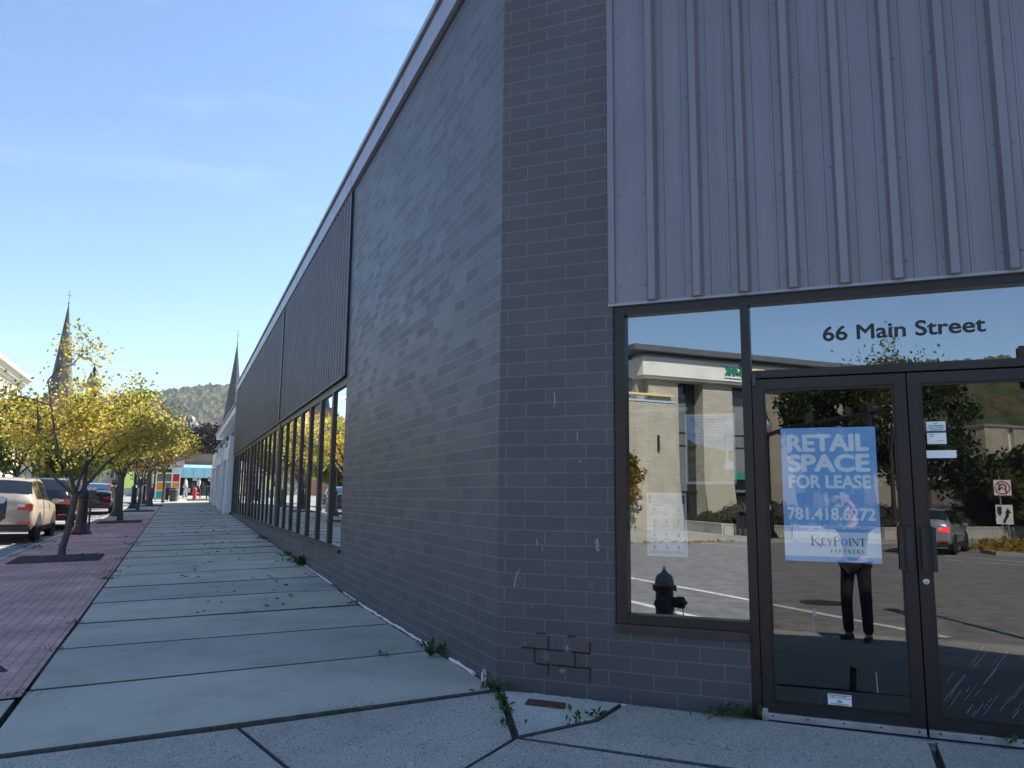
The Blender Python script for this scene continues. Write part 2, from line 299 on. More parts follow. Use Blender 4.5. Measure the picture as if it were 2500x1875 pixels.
class MB:
    def __init__(self, T=None): self.v = []; self.f = []; self.uv = []; self.T = T
    def add(self, pts):
        i = len(self.v)
        self.v += [tuple(self.T(*q)) if self.T else tuple(q) for q in pts]; return i
    def poly(self, pts, uv=None):
        i = self.add(pts); self.f.append(tuple(range(i, i + len(pts)))); self.uv.append(uv or [(0, 0)] * len(pts))
    def faces(self, pts, fs):
        i = self.add(pts)
        for f in fs: self.f.append(tuple(i + k for k in f)); self.uv.append([(0, 0)] * len(f))
    def box(self, x0, x1, y0, y1, z0, z1):
        self.faces([(x0, y0, z0), (x1, y0, z0), (x1, y1, z0), (x0, y1, z0), (x0, y0, z1), (x1, y0, z1), (x1, y1, z1), (x0, y1, z1)],
                   [(0, 3, 2, 1), (4, 5, 6, 7), (0, 1, 5, 4), (1, 2, 6, 5), (2, 3, 7, 6), (3, 0, 4, 7)])
    def ubox(self, u0, u1, d0, d1, z0, z1):
        """box in a wall frame (along, outward, up) with brick uv in metres"""
        for q, uv in [([(u0, d1, z0), (u1, d1, z0), (u1, d1, z1), (u0, d1, z1)], [(u0, z0), (u1, z0), (u1, z1), (u0, z1)]),
                      ([(u1, d0, z0), (u0, d0, z0), (u0, d0, z1), (u1, d0, z1)], [(u1, z0), (u0, z0), (u0, z1), (u1, z1)]),
                      ([(u0, d0, z0), (u0, d1, z0), (u0, d1, z1), (u0, d0, z1)], [(d0, z0), (d1, z0), (d1, z1), (d0, z1)]),
                      ([(u1, d1, z0), (u1, d0, z0), (u1, d0, z1), (u1, d1, z1)], [(d1, z0), (d0, z0), (d0, z1), (d1, z1)]),
                      ([(u0, d1, z1), (u1, d1, z1), (u1, d0, z1), (u0, d0, z1)], [(u0, d1), (u1, d1), (u1, d0), (u0, d0)]),
                      ([(u0, d0, z0), (u1, d0, z0), (u1, d1, z0), (u0, d1, z0)], [(u0, d0), (u1, d0), (u1, d1), (u0, d1)])]: self.poly(q, uv)
    def prism(self, pts, vec):
        n = len(pts); q = [(a + vec[0], b + vec[1], c + vec[2]) for a, b, c in pts]
        self.faces(list(pts) + q, [tuple(range(n - 1, -1, -1)), tuple(range(n, 2 * n))] + [(i, (i + 1) % n, n + (i + 1) % n, n + i) for i in range(n)])
    def tube(self, pts, rs, n=8, cap=True):
        pts = [Vector(q) for q in pts]; rs = rs if hasattr(rs, '__len__') else [rs] * len(pts); rings = []
        for i, q in enumerate(pts):
            d = (pts[min(i + 1, len(pts) - 1)] - pts[max(i - 1, 0)]).normalized()
            a = d.cross(Vector((0, 0, 1)) if abs(d.z) < .9 else Vector((1, 0, 0))).normalized(); b = d.cross(a)
            rings.append([tuple(q + (a * math.cos(6.2832 * k / n) + b * math.sin(6.2832 * k / n)) * rs[i]) for k in range(n)])
        i0 = self.add([w for r in rings for w in r])
        for i in range(len(pts) - 1):
            for k in range(n):
                k2 = (k + 1) % n; self.f.append((i0 + i * n + k, i0 + i * n + k2, i0 + (i + 1) * n + k2, i0 + (i + 1) * n + k)); self.uv.append([(0, 0)] * 4)
        if cap:
            self.f.append(tuple(i0 + k for k in range(n))); self.uv.append([(0, 0)] * n)
            self.f.append(tuple(i0 + (len(pts) - 1) * n + k for k in reversed(range(n)))); self.uv.append([(0, 0)] * n)
    def lathe(self, prof, c=(0, 0, 0), n=16, ax='z'):
        pts = []
        for r, h in prof:
            for k in range(n):
                a, b = r * math.cos(6.2832 * k / n), r * math.sin(6.2832 * k / n)
                pts.append({'z': (c[0] + a, c[1] + b, c[2] + h), 'x': (c[0] + h, c[1] + a, c[2] + b), 'y': (c[0] + b, c[1] + h, c[2] + a)}[ax])
        m = len(prof); fs = [(i * n + k, i * n + (k + 1) % n, (i + 1) * n + (k + 1) % n, (i + 1) * n + k) for i in range(m - 1) for k in range(n)]
        fs += [tuple(reversed(range(n))), tuple((m - 1) * n + k for k in range(n))]
        self.faces(pts, fs)
    def build(self, name, mat, parent=None, smooth=False, bevel=0.):
        me = bpy.data.meshes.new(name); me.from_pydata(self.v, [], self.f)
        if any(any(c != (0, 0) for c in u) for u in self.uv):
            l = me.uv_layers.new(name='UVMap'); flat = [c for u in self.uv for q in u for c in q]
            l.data.foreach_set('uv', flat)
        if mat: me.materials.append(mat)
        o = bpy.data.objects.new(name, me); COL.objects.link(o)
        bmm = bmesh.new(); bmm.from_mesh(me)
        if bevel:
            bmesh.ops.remove_doubles(bmm, verts=bmm.verts, dist=1e-5)
            bmesh.ops.bevel(bmm, geom=[e for e in bmm.edges if len(e.link_faces) == 2 and e.calc_face_angle(0) > .5], offset=bevel, segments=2, affect='EDGES', clamp_overlap=True)
        bmesh.ops.recalc_face_normals(bmm, faces=bmm.faces); bmm.to_mesh(me); bmm.free()
        if smooth:
            me.polygons.foreach_set('use_smooth', [True] * len(me.polygons))
            try: me.set_sharp_from_angle(angle=rad(40))
            except Exception: pass
        if parent: o.parent = parent
        return o
def text_mesh(body, bold=0., shear=0., spacing=1.):
    c = bpy.data.curves.new('txt', 'FONT'); c.body = body; c.size = 1; c.offset = bold; c.shear = shear; c.space_character = spacing; c.resolution_u = 5
    o = bpy.data.objects.new('txt', c); COL.objects.link(o)
    me = bpy.data.meshes.new_from_object(o.evaluated_get(bpy.context.evaluated_depsgraph_get())); bpy.data.objects.remove(o); bpy.data.curves.remove(c)
    vs_ = [tuple(v.co) for v in me.vertices]; fs = [tuple(p.vertices) for p in me.polygons]; bpy.data.meshes.remove(me)
    return vs_, fs
def add_text(mb, body, u0, u1, z0, z1, d, th=.0008, bold=0., mirror=False, spacing=1., fitw=True, rot=0.):
    """flat extruded lettering fitted into the box u0..u1, z0..z1 of the mb's wall frame; bold strokes are thickened by overlaid copies"""
    v, f = text_mesh(body, 0, 0, spacing)
    if not v: return
    xs = [q[0] for q in v]; ys = [q[1] for q in v]; a0, a1, b0, b1 = min(xs), max(xs), min(ys), max(ys)
    bz = bold * .8
    sz = (z1 - z0) / (b1 - b0 + 2 * bz); su = (u1 - u0) / (a1 - a0 + 2 * bold) if fitw else sz
    edges = {}
    for fc in f:
        for i in range(len(fc)): edges[(fc[i], fc[(i + 1) % len(fc)])] = 1
    n = len(v); fs = [tuple(fc) for fc in f] + [tuple(n + k for k in reversed(fc)) for fc in f] + [(b, a, n + a, n + b) for (a, b) in edges if (b, a) not in edges]
    for ci, (ox, oz) in enumerate([(0, 0)] if bold <= 0 else [(-1, 0), (1, 0), (-.6, -.7), (.6, -.7), (-.6, .7), (.6, .7), (0, -1), (0, 1), (0, 0)]):
        P = []
        for x, y, _ in v:
            uu = (x - a0 + bold + ox * bold) * su; zz = (y - b0 + bz + oz * bz) * sz
            if mirror: uu = (a1 - a0 + 2 * bold) * su - uu
            P.append((u0 + uu, d, z0 + zz + uu * math.tan(rot)))
        t_ = th + ci * .00004
        mb.faces(P + [(a, b + t_, c) for a, b, c in P], fs)
def skin(name, verts, edges, radii, mat, parent, root=0, sub=2, extra=None):
    """one continuous surface grown along a skeleton; every extra chain is a short separately grown limb (a finger) rooted inside it"""
    me = bpy.data.meshes.new(name); me.from_pydata(verts, edges, []); o = bpy.data.objects.new(name, me); COL.objects.link(o)
    sm = o.modifiers.new('s', 'SKIN'); sm.use_smooth_shade = True
    for i, r in enumerate(radii):
        r = r if hasattr(r, '__len__') else (r, r); me.skin_vertices[0].data[i].radius = r
    for i in range(len(verts)): me.skin_vertices[0].data[i].use_root = (i == root)
    ss = o.modifiers.new('u', 'SUBSURF'); ss.levels = sub; ss.render_levels = sub
    dg = bpy.context.evaluated_depsgraph_get(); dg.update()
    m2 = bpy.data.meshes.new_from_object(o.evaluated_get(dg)); o.modifiers.clear(); o.data = m2; bpy.data.meshes.remove(me); m2.name = name
    m2.materials.clear(); m2.materials.append(mat); m2.polygons.foreach_set('use_smooth', [True] * len(m2.polygons))
    if parent: o.parent = parent
    return o
def absorb(o, others):
    """surface marks become part of the mesh they lie on, with a material slot of their own"""
    bmm = bmesh.new(); bmm.from_mesh(o.data)
    for k in others:
        n0 = len(bmm.faces); mi = len(o.data.materials); o.data.materials.append(k.data.materials[0]); bmm.from_mesh(k.data); bmm.faces.ensure_lookup_table()
        for f in bmm.faces[n0:]: f.material_index = mi
    bmm.to_mesh(o.data); bmm.free()
    for k in others:
        me = k.data; bpy.data.objects.remove(k); bpy.data.meshes.remove(me)
def join_into(o, others):
    bmm = bmesh.new(); bmm.from_mesh(o.data)
    for k in others: bmm.from_mesh(k.data)
    bmm.to_mesh(o.data); bmm.free()
    for k in others: bpy.data.objects.remove(k)

# ------------------------------------------------------------------ terrain functions
def sst(t): t = min(1., max(0., t)); return t * t * (3 - 2 * t)
def zw(y): return .0175 * min(max(0., y - 4.3), 90)
def SW(x, y):          # top of the pavement round the corner
    d = -(x + y) * S2
    return zw(y) + .025 * min(x, 0.) - .02 * max(0., min(d, 1.6)) * (1 if y < 2 else 0) - .34 * sst((d - 1.7) / 4.6)
def RD(x, y):          # top of the carriageway
    return -.58 + .50 * sst((y + 6) / 20.) + .0175 * min(max(0., y - 14), 80)
CH = lambda u, d, z: (u * S2 - d * S2, -u * S2 - d * S2, z)     # chamfer wall frame
LW = lambda u, d, z: (-d, u, z)                                  # street wall frame

# ================================================================== SETTING
def strip_sheet(name, mat, x0, x1, ys, dz, fx=None):
    mb = MB()
    for a, b in zip(ys[:-1], ys[1:]):
        mb.poly([(x0, a, RD(0, a) + dz), (x1, a, RD(0, a) + dz), (x1, b, RD(0, b) + dz), (x0, b, RD(0, b) + dz)], [(x0, a), (x1, a), (x1, b), (x0, b)])
    return struct(mb.build(name, mat))
YS = [-9 + k for k in range(0, 30)] + [21 + 4 * k for k in range(0, 20)] + [110, 160, 260]
M['far_ground'] = pm('far_ground', (.12, .125, .06), .95, .35, .05)
strip_sheet('ground', M['far_ground'], -3000, 3000, [-3000, -200, -60, -20] + YS + [600, 3000], -.06)
strip_sheet('road', M['asphalt'], -24.5, -4.3, YS, -.0)
strip_sheet('cross_street', M['asphalt'], -140, 140, [-31, -20, -9], 0.)
strip_sheet('corner_road', M['asphalt'], -4.3, 60, [-9, -8, -7, -6, -5, -4, -3, -2, -1], 0.)
strip_sheet('forecourt', M['sunwalk'], -60, -24.6, [-62, -50, -31], .02)
# opposite corner pavement and kerb
mb = MB()
mb.prism([(-24.6, -9.2, RD(0, -9) - .1), (-60, -9.2, RD(0, -9) - .1), (-60, 10, RD(0, 10) - .2), (-24.6, 10, RD(0, 10) - .2)], (0, 0, .24))
mb.prism([(-25, -21.4, -.68), (-60, -21.4, -.68), (-60, -9.21, -.68), (-24.6, -9.21, -.68)], (0, 0, .22))
struct(mb.build('opposite_pavement', M['sunwalk']))
mb = MB()
pts = [(-25.0, -21.41), (-22.2, -25.0), (-21.3, -28.5), (-21.5, -62), (-60, -62), (-60, -21.41)]
mb.prism([(x, y, -.62) for x, y in pts], (0, 0, .16)); struct(mb.build('bank_pavement', M['sunwalk']))
# road markings
mb = MB()
def mark(mb, pts, w, dz=.006):
    for (x0, y0), (x1, y1) in zip(pts[:-1], pts[1:]):
        d = Vector((x1 - x0, y1 - y0, 0)); n = Vector((-d.y, d.x, 0)).normalized() * w / 2
        k = max(1, int(d.length / 2))
        for i in range(k):
            a = Vector((x0, y0, 0)) + d * i / k; b = Vector((x0, y0, 0)) + d * (i + 1) / k
            mb.poly([(*(q.xy), RD(q.x, q.y) + dz) for q in (a - n, b - n, b + n, a + n)])
mark(mb, [(-24, -8.05), (-2.85, -8.02)], .17); mark(mb, [(-24, -5.75), (-4.6, -5.7)], .17)
mark(mb, [(-24.2, -19.2), (-20.1, -19.7), (-14, -21.4), (-11.2, -21.9), (-4, -22.6), (20, -24)], .12)
mark(mb, [(-15.6, -23.4), (-12.2, -23.2), (0, -23.9), (20, -25.2)], .12)
for k in range(14): mark(mb, [(-7.7, 11 + 6.6 * k), (-5.6, 11 + 6.6 * k)], .1)
mark(mb, [(-12.5, 0), (-12.5, 100)], .12); 
struct(mb.build('road_marking', M['roadpaint']))
mb = MB(); mark(mb, [(-15.0, 0), (-15.0, 110)], .1); mark(mb, [(-15.2, 0), (-15.2, 110)], .1); struct(mb.build('centre_line', M['yellowpaint']))
# kerb round the corner
KX = lambda y: -5.33 + .0205 * min(max(0, y - 13), 40)
KC = [(KX(60), 120), (KX(60), 60), (KX(45), 45), (KX(30), 30), (-5.33, 14), (-5.33, 4), (-5.33, -1.2), (-5.1, -2.9), (-4.5, -4.4), (-3.7, -5.5), (-2.9, -6.2), (-2.0, -6.9), (-.8, -7.7), (.8, -8.2), (3, -8.5), (30, -8.7)]
mb = MB(); fine = []
for (a, b) in zip(KC[:-1], KC[1:]):
    k = max(1, int(math.hypot(b[0] - a[0], b[1] - a[1]) / 2.4))
    fine += [(a[0] + (b[0] - a[0]) * i / k, a[1] + (b[1] - a[1]) * i / k) for i in range(k)]
fine.append(KC[-1])
for (a, b) in zip(fine[:-1], fine[1:]):
    d = Vector((b[0] - a[0], b[1] - a[1], 0)); n = Vector((d.y, -d.x, 0)).normalized() * .075; g = d.normalized() * .006
    A = Vector((a[0], a[1], 0)) + g; B = Vector((b[0], b[1], 0)) - g
    q = [A - n, B - n, B + n, A + n]
    lo = [(v.x, v.y, RD(v.x, v.y) - .1) for v in q]; hi = [(v.x, v.y, SW(v.x, v.y) + .004) for v in q]
    mb.faces(lo + hi, [(0, 3, 2, 1), (4, 5, 6, 7), (0, 1, 5, 4), (1, 2, 6, 5), (2, 3, 7, 6), (3, 0, 4, 7)])
struct(mb.build('kerb', M['kerb'], bevel=.012))
# bed of grit below the slabs
mb = MB()
for k in range(48):
    y0, y1 = -.2 + 2.5 * k, -.2 + 2.5 * (k + 1)
    if y0 > 60: break
    mb.poly([(KX(y0) + .05, y0, SW(-5.28, y0) - .016), (.0, y0, SW(0, y0) - .016), (.0, y1, SW(0, y1) - .016), (KX(y1) + .05, y1, SW(-5.28, y1) - .016)])
for (a, b) in (((-5.2, -2.3), (0, -.2)), ((-1.2, -4.4), (3.2, -.2))):
    for i in range(int((b[0] - a[0]) / .55)):
        for j in range(int((b[1] - a[1]) / .5)):
            x, y = a[0] + i * .55, b[1] - (j + 1) * .5; q = [(x, y), (x + .55, y), (x + .55, y + .5), (x, y + .5)]
            if a[0] < -2 and x > -1.3 or any(u + v > .25 for u, v in q): continue
            mb.poly([(u, v, SW(u, v) - .019 - (.001 if a[0] < -2 else 0)) for u, v in q])
struct(mb.build('pavement_bed', M['joint']))
def along(pl, n):
    pl = [Vector(q) for q in pl]; ln = [0]
    for a, b in zip(pl[:-1], pl[1:]): ln.append(ln[-1] + (b - a).length)
    out = []
    for i in range(n):
        t = ln[-1] * i / (n - 1); k = max(0, min(len(ln) - 2, next((m for m in range(len(ln) - 1) if ln[m + 1] >= t), len(ln) - 2)))
        out.append(pl[k] + (pl[k + 1] - pl[k]) * ((t - ln[k]) / (ln[k + 1] - ln[k])))
    return out
outer = along([(-5.3, -1.95), (-5.1, -2.9), (-4.5, -4.4), (-3.7, -5.5), (-2.9, -6.2), (-2.0, -6.9), (-.8, -7.7)], 26) + along([(-.8, -7.7), (.8, -8.2), (3, -8.5), (12, -8.6)], 16)[1:]
inner = along([(-5.2, -1.93), (-3.1, -1.95), (-1.35, -1.97), (.22, -3.1)], 26) + along([(.22, -3.1), (1.5, -4.88), (2.6, -4.07), (3.2, -3.45), (4.2, -4.4), (12, -4.4)], 16)[1:]
ap = MB()
for i in range(len(outer) - 1):
    for k in range(12):
        f, g = k / 12, (k + 1) / 12
        ap.poly([(*v, SW(*v) - .012) for v in (tuple(inner[i].lerp(outer[i], f)), tuple(inner[i + 1].lerp(outer[i + 1], f)), tuple(inner[i + 1].lerp(outer[i + 1], g)), tuple(inner[i].lerp(outer[i], g)))])
struct(ap.build('corner_apron', M['slab_rough'], None, True))
SIDES = MB()
def slab(mb, pts, gap=.009, th=.1, step=0.):
    c = Vector((sum(q[0] for q in pts) / len(pts), sum(q[1] for q in pts) / len(pts)))
    n = len(pts); area = sum(pts[i][0] * pts[(i + 1) % n][1] - pts[(i + 1) % n][0] * pts[i][1] for i in range(n))
    if area < 0: pts = pts[::-1]
    def inset(g):
        out = []
        for i in range(n):
            p0, p1, p2 = Vector(pts[i - 1]), Vector(pts[i]), Vector(pts[(i + 1) % n])
            n1 = Vector((-(p1 - p0).y, (p1 - p0).x)).normalized(); n2 = Vector((-(p2 - p1).y, (p2 - p1).x)).normalized()
            b = (n1 + n2); b = b / max(.3, b.length_squared) * 2
            out.append(p1 + b * g)
        return out
    o, i_ = inset(gap), inset(gap + .004)
    tilt = (random.uniform(-1, 1) * .002, -step + random.uniform(-1, 1) * .002, random.uniform(-.003, .001))
    zz = lambda q: SW(q.x, q.y) + tilt[2] + tilt[0] * (q.x - c.x) + tilt[1] * (q.y - c.y)
    lo = [(q.x, q.y, zz(q) - th) for q in o]; md = [(q.x, q.y, zz(q) - .008) for q in o]; hi = [(q.x, q.y, zz(q)) for q in i_]
    mb.faces(hi, [tuple(range(n))])
    fs = []
    for k in range(n):
        k2 = (k + 1) % n; fs += [(k, k2, n + k2, n + k), (n + k, n + k2, 2 * n + k2, 2 * n + k)]
    SIDES.faces(lo + md + hi, fs)
def finish(mb, name, mat):
    global SIDES
    o = struct(mb.build(name, mat)); absorb(o, [SIDES.build('slab_edges', M['edge'])]); SIDES = MB(); return o
mb = MB(); y = -.05; k = 0
rj = random.Random(3)
while y < 54:
    y1 = y + 1.535
    gp = rj.choice([.005, .006, .008, .013]) if y < 8 else .010
    slab(mb, [(-3.09, y + rj.uniform(-.01, .01)), (-.012, y + rj.uniform(-.01, .01)), (-.012, y1), (-3.09, y1)], gp, step=rj.uniform(.001, .006)); y = y1
y = 33.5
while y < 54: slab(mb, [(KX(y) + .08, y), (-3.1, y), (-3.1, y + 3.07), (KX(y + 3) + .08, y + 3.07)]); y += 3.07
slab(mb, [(-5.25, .1), (-3.12, .1), (-3.12, 1.3), (-5.25, 1.3)])
finish(mb, 'pavement', M['slab'])
mb = MB()
slab(mb, [(-.02, -.09), (-1.73, -.13), (-1.5, -1.15), (-1.3, -2.0), (-.74, -1.385), (-.31, -1.05)], .005)
slab(mb, [(-1.74, -.13), (-3.07, -.09), (-3.07, -2.0), (-1.31, -2.0), (-1.51, -1.15)], .005)
slab(mb, [(-3.1, .08), (-5.25, .08), (-5.25, -2), (-3.1, -2)])
slab(mb, [(-.30, -1.07), (-.74, -1.40), (-1.29, -2.02), (.2, -3.1), (.9, -2.38)], .005)
slab(mb, [(.64, -.70), (1.84, -1.99), (1.20, -2.63), (-.27, -1.06), (.27, -.97)], .005)
slab(mb, [(1.86, -2.01), (3.2, -3.37), (2.6, -4.05), (1.22, -2.65)], .005)
slab(mb, [(.92, -2.4), (1.2, -2.65), (2.58, -4.06), (1.5, -4.9), (.22, -3.12)], .008)
finish(mb, 'corner_pavement', M['slab_rough'])
mb = MB(); slab(mb, [(.02, -.075), (.62, -.68), (.28, -.93), (-.27, -1.02)], .004); finish(mb, 'pavement_patch', M['patch'])
mb = MB()
for a, b, c_ in [(6.05, .0, .62), (13.9, 0, .5)]:
    pass
slab(mb, [(-.015, 5.98), (-1.0, 6.1), (-.5, 6.3), (-.015, 6.42)], -.002); finish(mb, 'pavement_patch', M['patch'])
# brick paving strip with tree pits
mb = MB()
PITS = [(-4.28, 12.65, 1.6, 1.35), (-4.08, 27.0, 1.5, 1.5), (-3.95, 37.4, 1.5, 1.6), (-3.75, 45.4, 1.6, 1.6)]
def paved(y0, y1):
    k = max(1, int((y1 - y0) / 2))
    for i in range(k):
        a, b = y0 + (y1 - y0) * i / k, y0 + (y1 - y0) * (i + 1) / k
        q = [(KX(a) + .08, a), (-3.105, a), (-3.105, b), (KX(b) + .08, b)]
        mb.poly([(x, y, SW(x, y) - .002) for x, y in q], [(yy, xx) for xx, yy in q])
paved(1.33, 33.4); struct(mb.build('brick_paving', M['paving']))
def mulch(cx, cy, w, l, label):
    mb = MB(); n = 26
    for i in range(n):
        for j in range(n):
            q = []
            for a, b in ((i, j), (i + 1, j), (i + 1, j + 1), (i, j + 1)):
                u, v = a / n * 2 - 1, b / n * 2 - 1; e = max(abs(u), abs(v))
                r = random.Random(int(a * 991 + b * 37 + cy * 7)); x, y = cx + u * w / 2, cy + v * l / 2
                q.append((x, y, SW(x, y) + (-.012 if e > .99 else .028 * (1 - e ** 6) + r.uniform(0, .026))))
            mb.poly(q)
    tag(mb.build('mulch_bed', M['mulch']), label, 'mulch bed', 'mulch beds around the street trees')
mulch(*PITS[0], 'dark bark mulch bed round the nearest street tree'); mulch(*PITS[1], 'dark mulch bed round the second street tree, beyond the lamp post')
mulch(*PITS[2], 'mulch bed under the slim third street tree with several stems'); mulch(*PITS[3], 'farthest mulch bed, at the thick dark trunk')

# hills: a wooded ridge ahead and one behind the camera, crowns modelled as relief
def hill(name, cx, cy, ang, length, depth, top, prof, seed, mat, nx=150, ny=70, base=-2):
    rng = np.random.default_rng(seed); me = bpy.data.meshes.new(name)
    u = np.linspace(-1, 1, nx); v = np.linspace(0, 1, ny); U, V = np.meshgrid(u, v, indexing='ij')
    ridge = np.interp(U, prof[0], prof[1]); H = top * ridge * np.sin(np.clip(V, 0, 1) * np.pi / 2 * 1.25) ** .9
    H += (np.sin(U * 9 + 1) * np.sin(V * 5) * .03 + np.sin(U * 23) * np.cos(V * 11) * .02) * top * (V > .05)
    H += rng.normal(0, 1, H.shape) * np.where(V > .03, 3.2, 0) * (top / 200)
    X = U * length / 2; Y = V * depth; c, s_ = math.cos(ang), math.sin(ang)
    P = np.stack([cx + X * c - Y * s_, cy + X * s_ + Y * c, H + base], -1).reshape(-1, 3)
    idx = np.arange(nx * ny).reshape(nx, ny)
    F = np.stack([idx[:-1, :-1], idx[1:, :-1], idx[1:, 1:], idx[:-1, 1:]], -1).reshape(-1, 4)
    me.from_pydata(P.tolist(), [], F.tolist()); me.materials.append(mat); o = bpy.data.objects.new(name, me); COL.objects.link(o); return struct(o)
def hillmat(name, cols, sc):
    m, t, b = nodes(name); o = N(t, 'ShaderNodeTexCoord'); v = N(t, 'ShaderNodeTexVoronoi', Scale=sc); n = N(t, 'ShaderNodeTexNoise', Scale=sc * .12, Detail=5)
    t.links.new(o.outputs['Object'], v.inputs['Vector']); t.links.new(o.outputs['Object'], n.inputs['Vector'])
    sp = N(t, 'ShaderNodeSeparateColor'); t.links.new(v.outputs['Color'], sp.inputs[0])
    ad = N(t, 'ShaderNodeMath', operation='MULTIPLY_ADD'); ad.inputs[1].default_value = .45; t.links.new(sp.outputs[0], ad.inputs[0])
    mu = N(t, 'ShaderNodeMath', operation='MULTIPLY'); mu.inputs[1].default_value = .62; t.links.new(n.outputs['Fac'], mu.inputs[0]); t.links.new(mu.outputs[0], ad.inputs[2])
    c = ramp(t, ad.outputs[0], cols); t.links.new(c, b.inputs['Base Color']); b.inputs['Roughness'].default_value = .95; b.inputs['Specular IOR Level'].default_value = .1
    bump(t, b, v.outputs['Distance'], 1., 5.); b.inputs['Normal'].links[0].from_node.invert = True
    return m
HM = hillmat('wooded_hill', [(.25, (.035, .055, .020)), (.5, (.070, .085, .026)), (.68, (.12, .10, .035)), (.85, (.17, .085, .05))], .085)
HM2 = hillmat('near_wooded_hill', [(.25, (.030, .050, .016)), (.55, (.060, .080, .024)), (.75, (.10, .085, .03)), (.9, (.13, .06, .03))], .12)
hill('wooded_hill', -160, 1250, 0, 2000, 420, 206, ([-1, -.45, -.1, .05, .13, .18, .24, .4, 1], [.5, .7, .74, .84, .93, .985, 1., 1., .8]), 5, HM, 330, 90)
hill('wooded_hill_behind', -560, -560, rad(129), 2000, 330, 168, ([-1, -.3, 0, .3, 1], [.9, 1, 1, .98, .9]), 9, HM2, 260, 70)
hill('wooded_hill_west', -760, 500, rad(84), 1600, 360, 170, ([-1, -.3, 0, .5, 1], [.9, 1, 1, .9, .8]), 12, HM, 200, 60)

# ================================================================== THE DARK BRICK COMMERCIAL BUILDING
B = thing('commercial_building', 'dark painted block shop building with grey ribbed metal cladding and mirror windows on the corner', 'building')
HT = 5.96; YE = 32.0; ZS = .57; ZH = 3.10; SB = 6.05
mb = MB(LW)
mb.ubox(.0, SB, -.2, 0, -.35, HT)
mb.ubox(SB, YE, -.2, 0, -.35, ZS - .05)
for a, b in ((14.35, 14.72), (22.62, 22.98)): mb.ubox(a, b, -.2, .012, ZS - .05, ZH + .06)
wl = mb
mb = MB(CH)
mb.ubox(.0, .875, -.2, 0, -.45, 2.69); mb.ubox(.0, .846, -.2, 0, 2.69, HT)
mb.ubox(.875, 1.742, -.2, 0, -.45, .452)
mb.ubox(5.13, 6.0, -.2, 0, -.6, HT); mb.ubox(3.70, 5.13, -.2, 0, -.6, .452)
wl.T = None; i0 = len(wl.v); wl.v += mb.v; wl.f += [tuple(i0 + k for k in f) for f in mb.f]; wl.uv += mb.uv
m3 = MB(lambda u, d, z: (6.0 * S2 + u, -6.0 * S2 - d, z)); m3.ubox(.0, 24, -.2, 0, -.7, HT); i0 = len(wl.v); wl.v += m3.v; wl.f += [tuple(i0 + k for k in f) for f in m3.f]; wl.uv += m3.uv
WALL = wl.build('brick_wall', M['brick'], B)
mb = MB(); mb.prism([(.0, .0, HT), (6.0 * S2, -6.0 * S2, HT), (6.0 * S2 + 24, -6.0 * S2, HT), (27, YE, HT), (.0, YE, HT)], (0, 0, .2)); mb.build('roof', M['roof_dark'], B)
# dark rooms behind the glass
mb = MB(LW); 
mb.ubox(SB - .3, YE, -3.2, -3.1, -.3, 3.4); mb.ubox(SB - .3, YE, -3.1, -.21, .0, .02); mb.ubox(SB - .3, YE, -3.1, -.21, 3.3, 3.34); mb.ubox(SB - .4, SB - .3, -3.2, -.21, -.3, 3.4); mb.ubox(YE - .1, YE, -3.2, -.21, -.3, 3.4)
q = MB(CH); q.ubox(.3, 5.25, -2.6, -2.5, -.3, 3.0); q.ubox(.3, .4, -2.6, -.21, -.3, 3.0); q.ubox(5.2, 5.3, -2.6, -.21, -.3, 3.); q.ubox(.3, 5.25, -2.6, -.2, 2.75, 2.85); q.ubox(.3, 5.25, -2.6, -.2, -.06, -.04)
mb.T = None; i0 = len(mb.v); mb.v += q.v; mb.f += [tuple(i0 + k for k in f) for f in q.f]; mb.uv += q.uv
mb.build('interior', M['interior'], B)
# roof edge: pale fascia face, dark groove, thin cap
def fascia(frame, u0, u1, parts):
    a = MB(frame); a.ubox(u0, u1, -.05, .05, 5.945, 6.215)
    seam = [u0 + 3.05 * k for k in range(1, int((u1 - u0) / 3.05) + 1)]
    b = MB(frame); b.ubox(u0, u1, -.05, .03, 6.216, 6.262); b.ubox(u0, u1, -.05, .008, 5.90, 5.944)  # lower dark band paints the soffit shade under the fascia
    for s_ in seam: b.ubox(s_ - .004, s_ + .004, .05, .0515, 5.946, 6.214)
    c = MB(frame); c.ubox(u0, u1, -.3, .075, 6.263, 6.325)
    for acc, m_ in zip(parts, (a, b, c)):
        i0 = len(acc.v); acc.v += m_.v; acc.f += [tuple(i0 + k for k in f) for f in m_.f]; acc.uv += m_.uv
acc = [MB(), MB(), MB()]
fascia(LW, -.03, YE, acc); fascia(CH, -.03, 6.03, acc); fascia(lambda u, d, z: (6.0 * S2 + u, -6.0 * S2 - d, z), -.03, 24, acc)
fa = acc[0].build('fascia', M['fascia'], B); acc[1].build('groove_and_shade_band', M['dark_trim'], fa); acc[2].build('cap', M['steel_dull'], fa)
